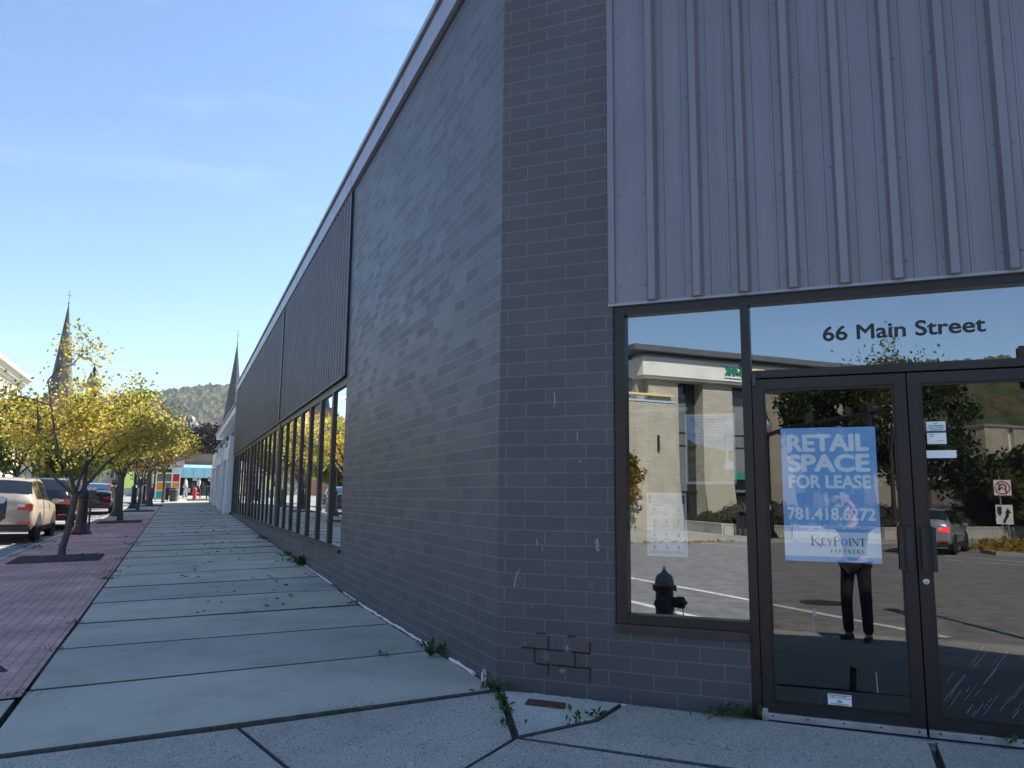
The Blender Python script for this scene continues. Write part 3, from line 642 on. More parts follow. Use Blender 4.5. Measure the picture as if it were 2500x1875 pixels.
# ribbed cladding
def cladding(frame, u0, u1, z0, z1, rib0, step, mat, base=.0, h=.032, wb=.072, wt=.038, minor=True, trim0=True):
    prof = [(u0, base)]; c = rib0
    while c < u1 - .06:
        if c > u0 + .05:
            prof += [(c - wb / 2, base), (c - wt / 2, base + h), (c + wt / 2, base + h), (c + wb / 2, base)]
            if minor:
                for e in (.32, .68):
                    m_ = c + step * e
                    if m_ < u1 - .03: prof += [(m_ - .012, base), (m_ - .006, base + .004), (m_ + .006, base + .004), (m_ + .012, base)]
        c += step
    prof.append((u1, base)); mb = MB(frame); n = len(prof)
    pts = [(u, d, z0) for u, d in prof] + [(u, d, z1) for u, d in prof] + [(u0, base - .03, z0), (u1, base - .03, z0), (u0, base - .03, z1), (u1, base - .03, z1)]
    fs = [(i, i + 1, n + i + 1, n + i) for i in range(n - 1)] + [(2 * n + 0, 0, n, 2 * n + 2), (n - 1, 2 * n + 1, 2 * n + 3, 2 * n - 1)]
    fs.append((2 * n,) + tuple(range(n)) + (2 * n + 1,))
    mb.faces(pts, fs); return mb
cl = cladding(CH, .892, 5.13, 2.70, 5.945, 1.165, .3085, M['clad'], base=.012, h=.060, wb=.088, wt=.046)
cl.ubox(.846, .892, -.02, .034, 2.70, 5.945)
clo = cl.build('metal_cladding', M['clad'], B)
mb = MB(CH); mb.ubox(.842, 5.13, -.03, .03, 2.682, 2.6995); mb.build('drip_edge', M['fascia'], clo)
mb = MB(CH)
for zi, z in enumerate((2.82, 3.50, 4.175, 4.735, 5.35)):
    for k in range(13):
        for off in ((-.055,) if k % 2 == 0 else (-.055, .052)):
            u = 1.165 + .3085 * k + off
            mb.lathe([(.0075, 0), (.0075, .003), (.004, .006)], (u, .012, z), 8, 'y')
    mb.lathe([(.0075, 0), (.0075, .003), (.004, .006)], (.93, .012, z + .0), 8, 'y')
absorb(clo, [mb.build('rivets', M['clad'], clo)])
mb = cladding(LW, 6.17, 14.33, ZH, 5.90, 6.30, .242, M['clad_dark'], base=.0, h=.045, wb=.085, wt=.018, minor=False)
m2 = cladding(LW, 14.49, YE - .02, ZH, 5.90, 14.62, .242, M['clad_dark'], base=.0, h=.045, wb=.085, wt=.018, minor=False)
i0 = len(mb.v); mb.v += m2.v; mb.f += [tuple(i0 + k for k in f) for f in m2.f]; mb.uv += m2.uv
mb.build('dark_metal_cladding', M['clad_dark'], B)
mb = MB(LW); mb.ubox(6.06, 6.17, -.03, .035, ZH - .02, 5.90); mb.ubox(14.33, 14.49, -.03, .045, ZH - .02, 5.90); mb.ubox(6.17, 14.33, -.03, .042, ZH - .035, ZH - .001); mb.ubox(14.49, YE, -.03, .042, ZH - .035, ZH - .001); mb.ubox(YE - .02, YE, -.03, .03, ZH, 5.9)
mb.build('cladding_trim', M['dark_trim'], B)
# long street windows: three bays of eight lights
for (a, b) in ((SB + .005, 14.34), (14.73, 22.61), (22.99, 31.95)):
    n = 7; mb = MB(LW)
    mb.ubox(a, b, -.13, -.005, 2.95, ZH - .036)
    mb.ubox(a, b, -.13, -.012, ZS + .0, ZS + .03)
    st_ = (b - a) / n
    for k in range(1, n + 1):
        u = a + st_ * k; u0 = u - .14; u1 = min(b, u + .0)
        mb.ubox(u0, u1, -.125, -.004, ZS + .0305, 2.9495)
    mb.ubox(a, a + .02, -.125, -.01, ZS + .0305, 2.9495)
    w = mb.build('window', M['mullion'], B)
    mb = MB(LW); mb.ubox(a, b, -.045, -.038, ZS + .02, 3.0); pane(mb, M['glass_side'], w)
    mb = MB(LW); mb.ubox(a - .0, b + .0, -.13, .035, ZS - .052, ZS - .001); mb.build('sill', M['bronze_sill'], w)
# shop front on the corner face
mb = MB(CH)
mb.ubox(.880, .953, -.10, .005, .50, 2.64); mb.ubox(1.743, 1.80, -.10, .006, -.06, 2.639)
mb.ubox(.880, 5.12, -.10, -.004, 2.641, 2.682); mb.ubox(5.05, 5.12, -.10, .005, .50, 2.64); mb.ubox(3.7005, 5.0495, -.10, .0, 2.618, 2.6405); mb.ubox(3.7005, 5.0495, -.10, .002, .454, .562); mb.ubox(.9535, 1.7425, -.10, .0, 2.618, 2.6405); mb.ubox(.9535, 1.7425, -.10, .002, .50, .562)
mb.ubox(1.8005, 3.64, -.10, .004, 2.122, 2.172); mb.ubox(3.641, 3.70, -.10, .006, -.06, 2.639); mb.ubox(1.8005, 3.64, -.10, .0, 2.622, 2.6405)
sf = mb.build('shop_front_frame', M['bronze'], B, bevel=.002)
mb = MB(CH); mb.ubox(.872, 1.742, -.1, .03, .453, .499); mb.ubox(.872, 1.742, .0301, .036, .448, .462); mb.build('sill', M['bronze_sill'], sf)
mb = MB(CH); mb.ubox(.953, 1.743, -.058, -.051, .555, 2.622); pane(mb, M['glass_win'], sf)
mb = MB(CH); mb.ubox(3.70, 5.05, -.058, -.051, .555, 2.622); pane(mb, M['glass_win'], sf)
mb = MB(CH); mb.ubox(1.80, 3.641, -.058, -.051, 2.168, 2.626); pane(mb, M['glass_win'], sf, 'transom_pane')
mb = MB(CH); mb.ubox(.866, .874, -.02, .003, .45, 2.67); mb.build('sealant_joint', M['dark_trim'], sf)
def door(u0, u1, hinge_left):
    mb = MB(CH); w = .068
    iL, iR = u0 + w, u1 - w
    mb.ubox(u0, iL, -.05, -.002, -.015, 2.112); mb.ubox(iR, u1, -.05, -.002, -.015, 2.112)
    mb.ubox(iL, iR, -.05, -.0025, 2.045, 2.112); mb.ubox(iL, iR, -.05, -.0025, -.015, .092)
    for a, b, c, d in ((iL, iL + .012, .0925, 2.0445), (iR - .012, iR, .0925, 2.0445)): mb.ubox(a, b, -.04, -.012, c, d)
    mb.ubox(iL + .0125, iR - .0125, -.04, -.012, .0925, .106); mb.ubox(iL + .0125, iR - .0125, -.04, -.012, 2.032, 2.0445)
    o = mb.build('door', M['bronze'], B, bevel=.0015)
    mb = MB(CH); mb.ubox(iL + .005, iR - .005, -.0285, -.0225, .097, 2.04); pane(mb, M['glass_door'], o)
    mb = MB(CH); a, b = (u1 - .090, u1 - .012) if hinge_left else (u0 + .022, u0 + .098)
    e0, e1 = (a, a + .022) if hinge_left else (b - .022, b)
    mb.ubox(a, b, .030, .038, .922, 1.180); mb.ubox(e0, e1, .038, .062, .922, 1.180); mb.ubox(a + .03, a + .036, .0381, .041, .922, 1.180)
    mb.ubox(a + .02, a + .055, -.002, .030, 1.09, 1.12); mb.ubox(a + .02, a + .055, -.002, .030, .98, 1.01)
    mb.build('pull_handle', M['dark_trim'], o, bevel=.002)
    mb = MB(CH); mb.ubox(u0 + .03 if hinge_left else u0 + .004, u1 - .004, -.001, .014, -.012, .028)
    for k in range(4): mb.ubox(u0 + .03, u1 - .004, .0141, .0165, -.008 + .009 * k, -.004 + .009 * k)
    ks = mb.build('kick_strip', M['alu'], o)
    mb = MB(CH)
    for k in range(5): mb.lathe([(.006, 0), (.006, .004), (.003, .006)], (u0 + .06 + (u1 - u0 - .1) * k / 4, .0165, .014), 8, 'y')
    absorb(ks, [mb.build('screws', M['dark_trim'], o)])
    if hinge_left:
        mb = MB(CH); mb.ubox(u0 - .003, u0 + .032, .0, .03, -.022, .055); mb.build('floor_pivot', M['alu'], o, bevel=.004)
        mb = MB(CH); mb.lathe([(.014, 0), (.014, .076)], (u0 + .014, .012, 2.068), 12); mb.lathe([(.0145, 0), (.0145, .03)], (u0 + .014, .012, 2.1155), 12); mb.build('hinge', M['meter_grey'], o, True)
    else:
        mb = MB(CH); mb.lathe([(.018, 0), (.018, .008), (.014, .012)], (u0 + .036, -.002, .862), 20, 'y'); lk = mb.build('lock', M['alu'], o, True)
        mb = MB(CH); mb.lathe([(.009, 0), (.009, .0015)], (u0 + .036, .0101, .859), 14, 'y'); mb.build('key_way', M['steel_dull'], lk)
door(1.805, 2.712, True); door(2.720, 3.632, False)
mb = MB(CH); rs_ = random.Random(4)
for k in range(46):
    u = rs_.uniform(2.80, 3.5); z = rs_.uniform(.10, .42) if k < 38 else rs_.uniform(.4, .62); ln = rs_.uniform(.03, .12); w_ = rs_.uniform(.0004, .0009)
    mb.prism([(u, -.0224, z), (u + w_ * 2, -.0224, z - w_), (u + ln * .7 + w_ * 2, -.0224, z + ln - w_), (u + ln * .7, -.0224, z + ln)], (0, .0002, 0))
for u, z, h in ((2.46, .2, .12), (2.12, .52, .14), (2.13, .62, .05)): mb.prism([(u, -.0224, z), (u + .006, -.0224, z), (u + .003, -.0224, z + h), (u - .002, -.0224, z + h)], (0, .0002, 0))
SCR = mb.build('scratches', pm('scratch_white', (.30, .33, .38), .6, .2, 60.), B)
absorb([o for o in bpy.data.objects if o.name.startswith('pane') and o.parent and o.parent.name.startswith('door')][-1], [SCR])
mb = MB(CH); mb.ubox(1.8, 3.64, -.1, .075, -.05, -.026)
for k in range(5): mb.ubox(1.8, 3.64, .012 + .012 * k, .018 + .012 * k, -.0259, -.0225)
mb.build('threshold', M['alu'], B)
mb = MB(CH); mb.ubox(.95, 6.0, -.05, .12, -.3, -.052); mb.ubox(.0, .95, -.0, .07, -.3, -.026); mb.build('footing', M['slab'], B, bevel=.008)
# address in dark vinyl over the doors
mb = MB(CH); add_text(mb, '66 Main Street', 2.251, 3.170, 2.350, 2.447, -.047, .0012, bold=.02); mb.build('address_lettering', M['letter'], sf)
# white caulking along the wall foot
mb = MB()
def bead(mb, pts, r):
    mb.tube(pts, r, 6)
rr = random.Random(5)
def wall_bead(y0, y1, r=.014):
    k = int((y1 - y0) / .09); pts = []; rs = []
    for i in range(k + 1):
        y = y0 + (y1 - y0) * i / k; pts.append((-.012 + rr.uniform(-.006, .004), y, SW(0, y) + .010 + rr.uniform(-.003, .004))); rs.append(r * rr.uniform(.6, 1.25))
    mb.tube(pts, rs, 6)
wall_bead(1.62, 4.6); wall_bead(.42, 1.0, .016); wall_bead(4.8, 5.6, .010); wall_bead(6.5, 9.2, .012)
k = 24; mb.tube([CH(.27 + .68 * i / k, .006 + rr.uniform(-.004, .004), -.018 - .006 * i / k) for i in range(k + 1)], [.008 * rr.uniform(.7, 1.3) for _ in range(k + 1)], 6)
mb.tube([CH(.95 + .8 * i / k, .008, -.046) for i in range(k + 1)], [.005 * rr.uniform(.4, 1.3) for _ in range(k + 1)], 6)
pts = [(-.03 + .018 * math.cos(t), .17 + .012 * math.cos(t), .045 + .042 * math.sin(t)) for t in np.linspace(0, 6.0, 18)]; mb.tube(pts, .008, 6)
MARKS = [mb.build('caulking', M['sealant'], B, True)]
# worn joints and marks low on the pier, and paint drips
mb = MB(CH)
for a, b, z, h in ((.19, .51, .288, .011), (.555, .69, .285, .012), (.29, .40, .187, .012), (.41, .70, .188, .012), (.30, .37, .392, .010), (.53, .585, .388, .012)): mb.ubox(a, b, -.01, .0022, z - h / 2, z + h / 2)
for u, a, b in ((.39, .295, .375), (.288, .195, .283), (.585, .195, .282), (.69, .10, .183), (.692, .295, .36), (.39, .12, .18)): mb.ubox(u - .005, u + .005, -.01, .0022, a, b)
MARKS.append(mb.build('open_joints', pm('rusty_gap', (.030, .019, .016), .95, .3, 60.), B))
mb = MB(CH)
def blob(mb, u, z, r, d=.002, n=14, seed=1, sx=1., sz=1.):
    q = random.Random(seed); mb.prism([(u + sx * r * q.uniform(.65, 1.15) * math.cos(6.2832 * k / n), -.004, z + sz * r * q.uniform(.65, 1.15) * math.sin(6.2832 * k / n)) for k in range(n)], (0, .004 + d, 0))
blob(mb, .37, .245, .030, seed=4); blob(mb, .52, .305, .018, seed=5); blob(mb, .70, .745, .028, seed=9)
blob(mb, .155, .76, .022, seed=6, sx=1.6)
MARKS.append(mb.build('wall_patch', pm('patched_paint', (.115, .12, .14), .6, .25, 60.), B))
mb = MB(CH); blob(mb, .49, .155, .020, seed=7, n=18); MARKS.append(mb.build('chipped_block', pm('bare_aggregate', (.30, .24, .19), .95, .5, 120., bmp=.8), B))
mb = MB(CH)
for u, z, h, w in ((.30, .985, .055, .003), (.185, .695, .0, 0), (.43, 1.98, .11, .003), (.60, 1.73, .07, .003), (.26, .56, .02, .002), (.34, .955, .03, .002), (.62, 1.58, .015, .004)):
    if h: mb.tube([(u, .001, z), (u + .004, .001, z + h * .5), (u - .002, .001, z + h)], [w * .5, w, w * .6], 6)
mb.tube([(.13, .001, .70), (.14, .001, .755), (.16, .001, .815), (.172, .001, .825)], [.004, .003, .0025, .002], 6)
for k in range(26): blob(mb, .745 + rr.gauss(0, .008), 1.02 + rr.uniform(-.05, .045), rr.uniform(.002, .006), d=.0015, n=6, seed=k)
for k in range(14): blob(mb, .52 + rr.gauss(0, .012), .307 + rr.gauss(0, .012), rr.uniform(.0015, .004), d=.003, n=6, seed=k)
mb.T = LW
for y, z, h in ((.62, .46, .15), (1.25, .52, .06), (2.9, .70, .05), (1.5, 4.15, .25), (2.05, 4.05, .15), (5.2, 3.4, .2), (.25, 4.45, .08), (.12, .98, .03)):
    mb.tube([(y, .0, z), (y + .002, .0, z + h * .5), (y - .001, .0, z + h)], [.001, .0022, .001], 6)
MARKS.append(mb.build('paint_drips', pm('drip_white', (.42, .43, .46), .6, .2, 30.), B)); absorb(WALL, MARKS)
# pale rail inside the left window
mb = MB(CH); mb.ubox(.60, 1.28, -.62, -.57, 1.985, 2.012); mb.build('interior_rail', M['white_grey'], B)

# ================================================================== THINGS ON THE GLASS
def board(name, label, cat, u0, u1, z0, z1, d, mat, th=.0012, skewt=0.):
    t = thing(name, label, cat, CH((u0 + u1) / 2, d, z0)); o = Vector(t.location)
    F = lambda u, dd, z: tuple(Vector(CH(u, dd, z)) - o)
    mb = MB(F); mb.ubox(u0, u1, d - th, d, z0, z1); mb.build('sheet', mat, t); return t, F
# big lease poster inside the left door
dp = -.0295
t, F = board('lease_poster', 'blue and white retail space for lease poster inside the left glass door', 'poster', 1.970, 2.528, .953, 1.789, dp, M['poster_blue'])
U = lambda x: 1.970 + .558 * (x - 250) / 1040.; Z = lambda y: 1.789 - .836 * (y - 100) / 1480.
mb = MB(F); add_text(mb, 'RETAIL', 2.006, 2.488, 1.637, 1.748, dp + .0002, bold=.05); add_text(mb, 'SPACE', 2.006, 2.490, 1.508, 1.622, dp + .0002, bold=.05); add_text(mb, 'FOR LEASE', 2.008, 2.490, 1.405, 1.490, dp + .0002, bold=.042)
add_text(mb, '781.418.6272', 1.994, 2.508, 1.208, 1.287, dp + .0002, bold=.04); add_text(mb, 'MNeu@KeyPointPartners.com', 2.012, 2.497, 1.148, 1.187, dp + .0002, bold=.014); mb.build('lettering', M['poster_pale'], t)
mb = MB(F); mb.ubox(1.970, 2.528, dp - .001, dp + .0004, .985, 1.135); fb = mb.build('footer_band', M['poster_pale'], t)
# serifed logotype drawn stroke by stroke
def serif(mb, word, u0, z0, h, d, tight=1.):
    th, tn, sf_ = .15 * h, .055 * h, .045 * h; u = u0
    def bar(a, b, w):
        (x0, y0), (x1, y1) = a, b
        mb.prism([(u + x0 * h - w / 2, d, z0 + y0 * h), (u + x0 * h + w / 2, d, z0 + y0 * h), (u + x1 * h + w / 2, d, z0 + y1 * h), (u + x1 * h - w / 2, d, z0 + y1 * h)], (0, .0008, 0))
    def hb(x0, x1, y, w=None): mb.ubox(u + x0 * h, u + x1 * h, d, d + .0008, z0 + y * h, z0 + y * h + (w or sf_))
    def bowl(cx, cy, rx, ry, a0, a1, w, n=14):
        p = [(u + (cx + rx * math.cos(a)) * h, d, z0 + (cy + ry * math.sin(a)) * h) for a in np.linspace(a0, a1, n)]; mb.tube(p, w / 2, 5)
    for ch in word:
        if ch == 'K': bar((.12, 0), (.12, 1), th); hb(0, .26, 0); hb(0, .26, .955); bar((.75, .97), (.18, .42), tn); bar((.32, .55), (.95, -.12), th); hb(.62, .9, .955); w = .90
        elif ch == 'E': bar((.12, 0), (.12, 1), th); hb(0, .62, 0, .06 * h); hb(0, .6, .94 * 1, .06 * h); hb(.12, .45, .48); w = .72
        elif ch == 'Y': bar((.40, 0), (.40, .5), th); bar((.12, .98), (.40, .45), th); bar((.70, .98), (.42, .45), tn); hb(.24, .56, 0); hb(0, .28, .955); hb(.56, .82, .955); w = .84
        elif ch == 'P': bar((.12, 0), (.12, 1), th); hb(0, .26, 0); bowl(.22, .73, .34, .25, -1.57, 1.57, .09 * h); hb(0, .28, .955); w = .66
        elif ch == 'I': bar((.14, 0), (.14, 1), th); hb(0, .28, 0); hb(0, .28, .955); w = .38
        elif ch == 'N': bar((.12, 0), (.12, 1), tn); bar((.14, 1), (.72, 0), th); bar((.74, 0), (.74, 1), tn); hb(0, .24, 0); hb(0, .22, .955); hb(.62, .86, .955); w = .95
        elif ch == 'T': bar((.36, 0), (.36, 1), th); hb(.2, .52, 0); hb(0, .72, .94, .06 * h); bar((.02, .80), (.02, .98), tn); bar((.70, .80), (.70, .98), tn); w = .80
        elif ch == 'A': bar((.10, 0), (.40, 1), tn); bar((.44, 1), (.76, 0), th); hb(.18, .62, .3); hb(0, .22, 0); hb(.64, .9, 0); w = .92
        elif ch == 'R': bar((.12, 0), (.12, 1), th); hb(0, .26, 0); bowl(.22, .75, .32, .23, -1.57, 1.57, .09 * h); hb(0, .28, .955); bar((.32, .5), (.72, 0), th); hb(.62, .85, 0); w = .82
        elif ch == 'S': bowl(.28, .74, .22, .23, .5, 4.7, .10 * h); bowl(.30, .26, .24, .25, -2.6, 1.6, .10 * h); w = .66
        else: w = .5
        u += w * h * tight
    return u
mb = MB(F); dl = dp + .0006
uK = serif(mb, 'K', 2.128, 1.050, .062, dl); uE = serif(mb, 'EY', uK + .004, 1.054, .044, dl); uP = serif(mb, 'P', uE + .003, 1.050, .058, dl)
oc = uP + .022; uI = serif(mb, 'INT', oc + .026, 1.054, .046, dl)
serif(mb, 'PARTNERS', 2.238, 1.008, .023, dl, 1.36)
mb.build('logotype', M['black_print'], t)
mb = MB(F); mb.lathe([(.022, 0), (.022, .0008)], (oc, dl, 1.074), 24, 'y'); rg = mb.build('logo_disc', M['poster_blue'], t)
mb = MB(F); mb.lathe([(.0085, 0), (.0085, .0006)], (oc, dl + .0009, 1.080), 16, 'y'); mb.prism([(oc - .004, dl + .0009, 1.078), (oc + .004, dl + .0009, 1.078), (oc + .007, dl + .0009, 1.060), (oc - .007, dl + .0009, 1.060)], (0, .0006, 0)); mb.build('keyhole', M['poster_pale'], t)
# artist meet-up poster inside the left window
dq = -.0595
t, F = board('event_poster', 'white bordered artist meet-up poster with an autumn hillside picture, upper poster in the left window', 'poster', 1.352, 1.681, 1.430, 1.903, dq, M['paper'])
mb = MB(F); mb.ubox(1.366, 1.667, dq - .0005, dq + .0004, 1.447, 1.889); mb.build('sky_print', M['sky_print'], t)
m, tt, bb = nodes('hillside_print'); o_ = N(tt, 'ShaderNodeTexCoord'); n_ = N(tt, 'ShaderNodeTexNoise', Scale=22., Detail=7)
tt.links.new(o_.outputs['Object'], n_.inputs['Vector']); tt.links.new(ramp(tt, n_.outputs['Fac'], [(.32, (.012, .022, .02)), (.48, (.06, .085, .03)), (.58, (.16, .12, .04)), (.66, (.30, .20, .07))]), bb.inputs['Base Color']); bb.inputs['Roughness'].default_value = .5
mb = MB(F); mb.prism([(1.366, dq, 1.4475), (1.667, dq, 1.4475), (1.667, dq, 1.652), (1.60, dq, 1.655), (1.52, dq, 1.672), (1.46, dq, 1.693), (1.41, dq, 1.705), (1.366, dq, 1.735)], (0, .0008, 0)); mb.build('hillside_print', m, t)
mb = MB(F); sx = 1.625
mb.prism([(sx - .006, dq, 1.60), (sx + .006, dq, 1.60), (sx, dq, 1.74)], (0, .0011, 0)); mb.ubox(sx - .012, sx + .012, dq, dq + .0011, 1.555, 1.60); mb.prism([(sx - .018, dq, 1.53), (sx + .04, dq, 1.53), (sx + .04, dq, 1.565), (sx + .012, dq, 1.60), (sx - .018, dq, 1.565)], (0, .0010, 0)); mb.build('church_print', M['poster_pale'], t)
mb = MB(F)
for (tx, zc, h, w, bo) in (('NORTH BERKSHIRE', 1.8635, .0125, .245, .02), ('ARTIST MEET-UP', 1.8455, .0125, .205, .02), ('Tuesday, October 24 from 5 to 7PM', 1.8255, .012, .225, .008), ('The Eclipse Mill Gallery', 1.8085, .012, .150, .008), ('243 Union Street', 1.791, .011, .105, .008), ('North Adams, MA 01247', 1.773, .011, .150, .008),
                         ('Come enjoy meeting with other artists in', 1.751, .0085, .205, .004), ('your community!', 1.737, .0085, .085, .004), ('Light refreshments will be served', 1.722, .0085, .165, .004), ('Artists highlights at 6PM', 1.7085, .0085, .125, .004)):
    c = 1.5165; add_text(mb, tx, c - w / 2, c + w / 2, zc - h / 2, zc + h / 2, dq + .0006, .0004, bold=bo)
mb.build('lettering', M['black_print'], t)
# pictogram poster lower left
t, F = board('notice_poster', 'pale blue public notice with rows of small icons, lower poster in the left window', 'poster', 1.080, 1.352, .947, 1.372, dq, M['paper'])
mb = MB(F); mb.ubox(1.092, 1.340, dq - .0005, dq + .0004, .965, 1.357); mb.build('blue_field', pm('pale_blue_print', (.45, .60, .75), .5, .06, 6.), t)
mb = MB(F); mb.ubox(1.1, 1.332, dq, dq + .0006, .98, 1.115); mb.ubox(1.097, 1.255, dq, dq + .0006, 1.125, 1.30); mb.build('white_panels', M['poster_pale'], t)
mb = MB(F); mb.ubox(1.318, 1.338, dq, dq + .0007, 1.30, 1.355); mb.ubox(1.095, 1.112, dq, dq + .0007, 1.30, 1.355); mb.ubox(1.12, 1.19, dq, dq + .0008, 1.283, 1.290)
for r_, zc in enumerate((1.255, 1.175, 1.085, 1.005)):
    for c_, uc in enumerate((1.130, 1.212, 1.294)):
        q = random.Random(r_ * 3 + c_)
        mb.lathe([(.006, 0), (.006, .0008)], (uc, dq + .0002, zc + .012), 10, 'y'); mb.prism([(uc - .009, dq, zc - .008), (uc + .009, dq, zc - .008), (uc + q.uniform(.003, .008), dq, zc + .006), (uc - q.uniform(.003, .008), dq, zc + .006)], (0, .0009, 0))
        for k in range(3): mb.ubox(uc - .026, uc + .022 - .01 * q.random(), dq, dq + .0008, zc - .022 - .006 * k, zc - .0195 - .006 * k)
mb.build('icons', M['navy_print'], t)
# smaller notices on the right door
d2 = -.0215
t, F = board('business_card_holder', 'small pale card pocket at eye height on the right glass door, above a blank strip', 'card holder', 2.812, 2.915, 1.676, 1.810, d2 + .002, M['poster_pale'], th=.002)
mb = MB(F); mb.ubox(2.812, 2.915, d2 + .0016, d2 + .0026, 1.741, 1.755); mb.build('dark_band', M['navy_print'], t)
mb = MB(F); mb.ubox(2.819, 2.908, d2 + .0016, d2 + .0035, 1.690, 1.737); cd_ = mb.build('business_card', M['paper'], t)
mb = MB(F); mb.ubox(2.812, 2.915, d2 + .0015, d2 + .007, 1.674, 1.687); mb.build('pocket_lip', M['white_paint'], t)
mb = MB(F); add_text(mb, 'Your Business', 2.824, 2.904, 1.780, 1.793, d2 + .0022, .0004, bold=.02); add_text(mb, 'Made Limitless', 2.822, 2.906, 1.767, 1.779, d2 + .0022, .0004, bold=.006); mb.ubox(2.848, 2.876, d2 + .0022, d2 + .0026, 1.799, 1.802); mb.ubox(2.832, 2.898, d2 + .0022, d2 + .0026, 1.759, 1.762)
mb.ubox(2.825, 2.853, d2 + .0035, d2 + .004, 1.728, 1.732); mb.ubox(2.826, 2.845, d2 + .0035, d2 + .004, 1.718, 1.721); mb.ubox(2.865, 2.9, d2 + .0035, d2 + .004, 1.694, 1.696); mb.build('lettering', M['navy_print'], t)
tag(board('blank_paper_strip', 'blank white paper strip stuck on the right glass door below the card pocket', 'paper strip', 2.803, 2.962, 1.590, 1.636, d2 + .0012, M['paper'])[0], 'blank white paper strip stuck on the right glass door below the card pocket', 'paper strip')
t, F = board('security_sticker', 'small white security company sticker with green print, low on the left glass door', 'sticker', 2.184, 2.317, .096, .170, d2 + .0012, M['paper'])
mb = MB(F); mb.ubox(2.190, 2.311, d2 + .0011, d2 + .0018, .160, .165); add_text(mb, 'Citizen Security Services', 2.189, 2.312, .142, .152, d2 + .0012, .0004, bold=.02)
mb.ubox(2.205, 2.232, d2 + .0012, d2 + .0016, .154, .157); mb.ubox(2.24, 2.29, d2 + .0012, d2 + .0016, .154, .157)
add_text(mb, 'A&S', 2.232, 2.268, .119, .130, d2 + .0012, .0004, bold=.03); mb.prism([(2.236, d2 + .0012, .131), (2.264, d2 + .0012, .131), (2.25, d2 + .0012, .1385)], (0, .0004, 0)); mb.ubox(2.20, 2.30, d2 + .0012, d2 + .0016, .111, .1145); mb.ubox(2.225, 2.276, d2 + .0012, d2 + .0016, .099, .107); mb.build('lettering', M['green_print'], t)
# rusty plate let into the patch by the corner
mb = MB(); q = [(.014, -.468), (.209, -.664), (.270, -.560), (.085, -.368)]
mb.prism([(x, y, SW(x, y) - .01) for x, y in q], (0, 0, .016)); tag(mb.build('rusty_cover_plate', M['rust'], bevel=.003), 'rusty rectangular cover plate set in the rough concrete by the corner', 'cover plate')

# ================================================================== TREES AND PLANTS
def leaves(name, P, size, hue, mat, parent, rng, stretch=1.5, droop=.35, kind=None):
    n = len(P); a = rng.normal(0, 1, (n, 3)); a[:, 2] -= droop; a /= np.linalg.norm(a, axis=1)[:, None]
    b = np.cross(a, rng.normal(0, 1, (n, 3))); b /= np.linalg.norm(b, axis=1)[:, None]
    s_ = (size * rng.uniform(.6, 1.35, n))[:, None]; c = np.cross(a, b)
    L_ = a * s_ * stretch; Wd = b * s_ * .5
    V = np.stack([P, P + L_ * .45 + Wd + c * s_ * .12, P + L_, P + L_ * .45 - Wd + c * s_ * .12], 1).reshape(-1, 3)
    me = bpy.data.meshes.new(name); me.vertices.add(4 * n); me.vertices.foreach_set('co', V.ravel()); me.loops.add(4 * n); me.loops.foreach_set('vertex_index', np.arange(4 * n, dtype=np.int32))
    me.polygons.add(n); me.polygons.foreach_set('loop_start', np.arange(0, 4 * n, 4, dtype=np.int32)); me.update(calc_edges=True)
    at = me.attributes.new('hue', 'FLOAT', 'FACE'); at.data.foreach_set('value', np.clip(hue, 0, 1).astype(np.float32))
    me.materials.append(mat); o = bpy.data.objects.new(name, me); COL.objects.link(o)
    if parent: o.parent = parent
    return o
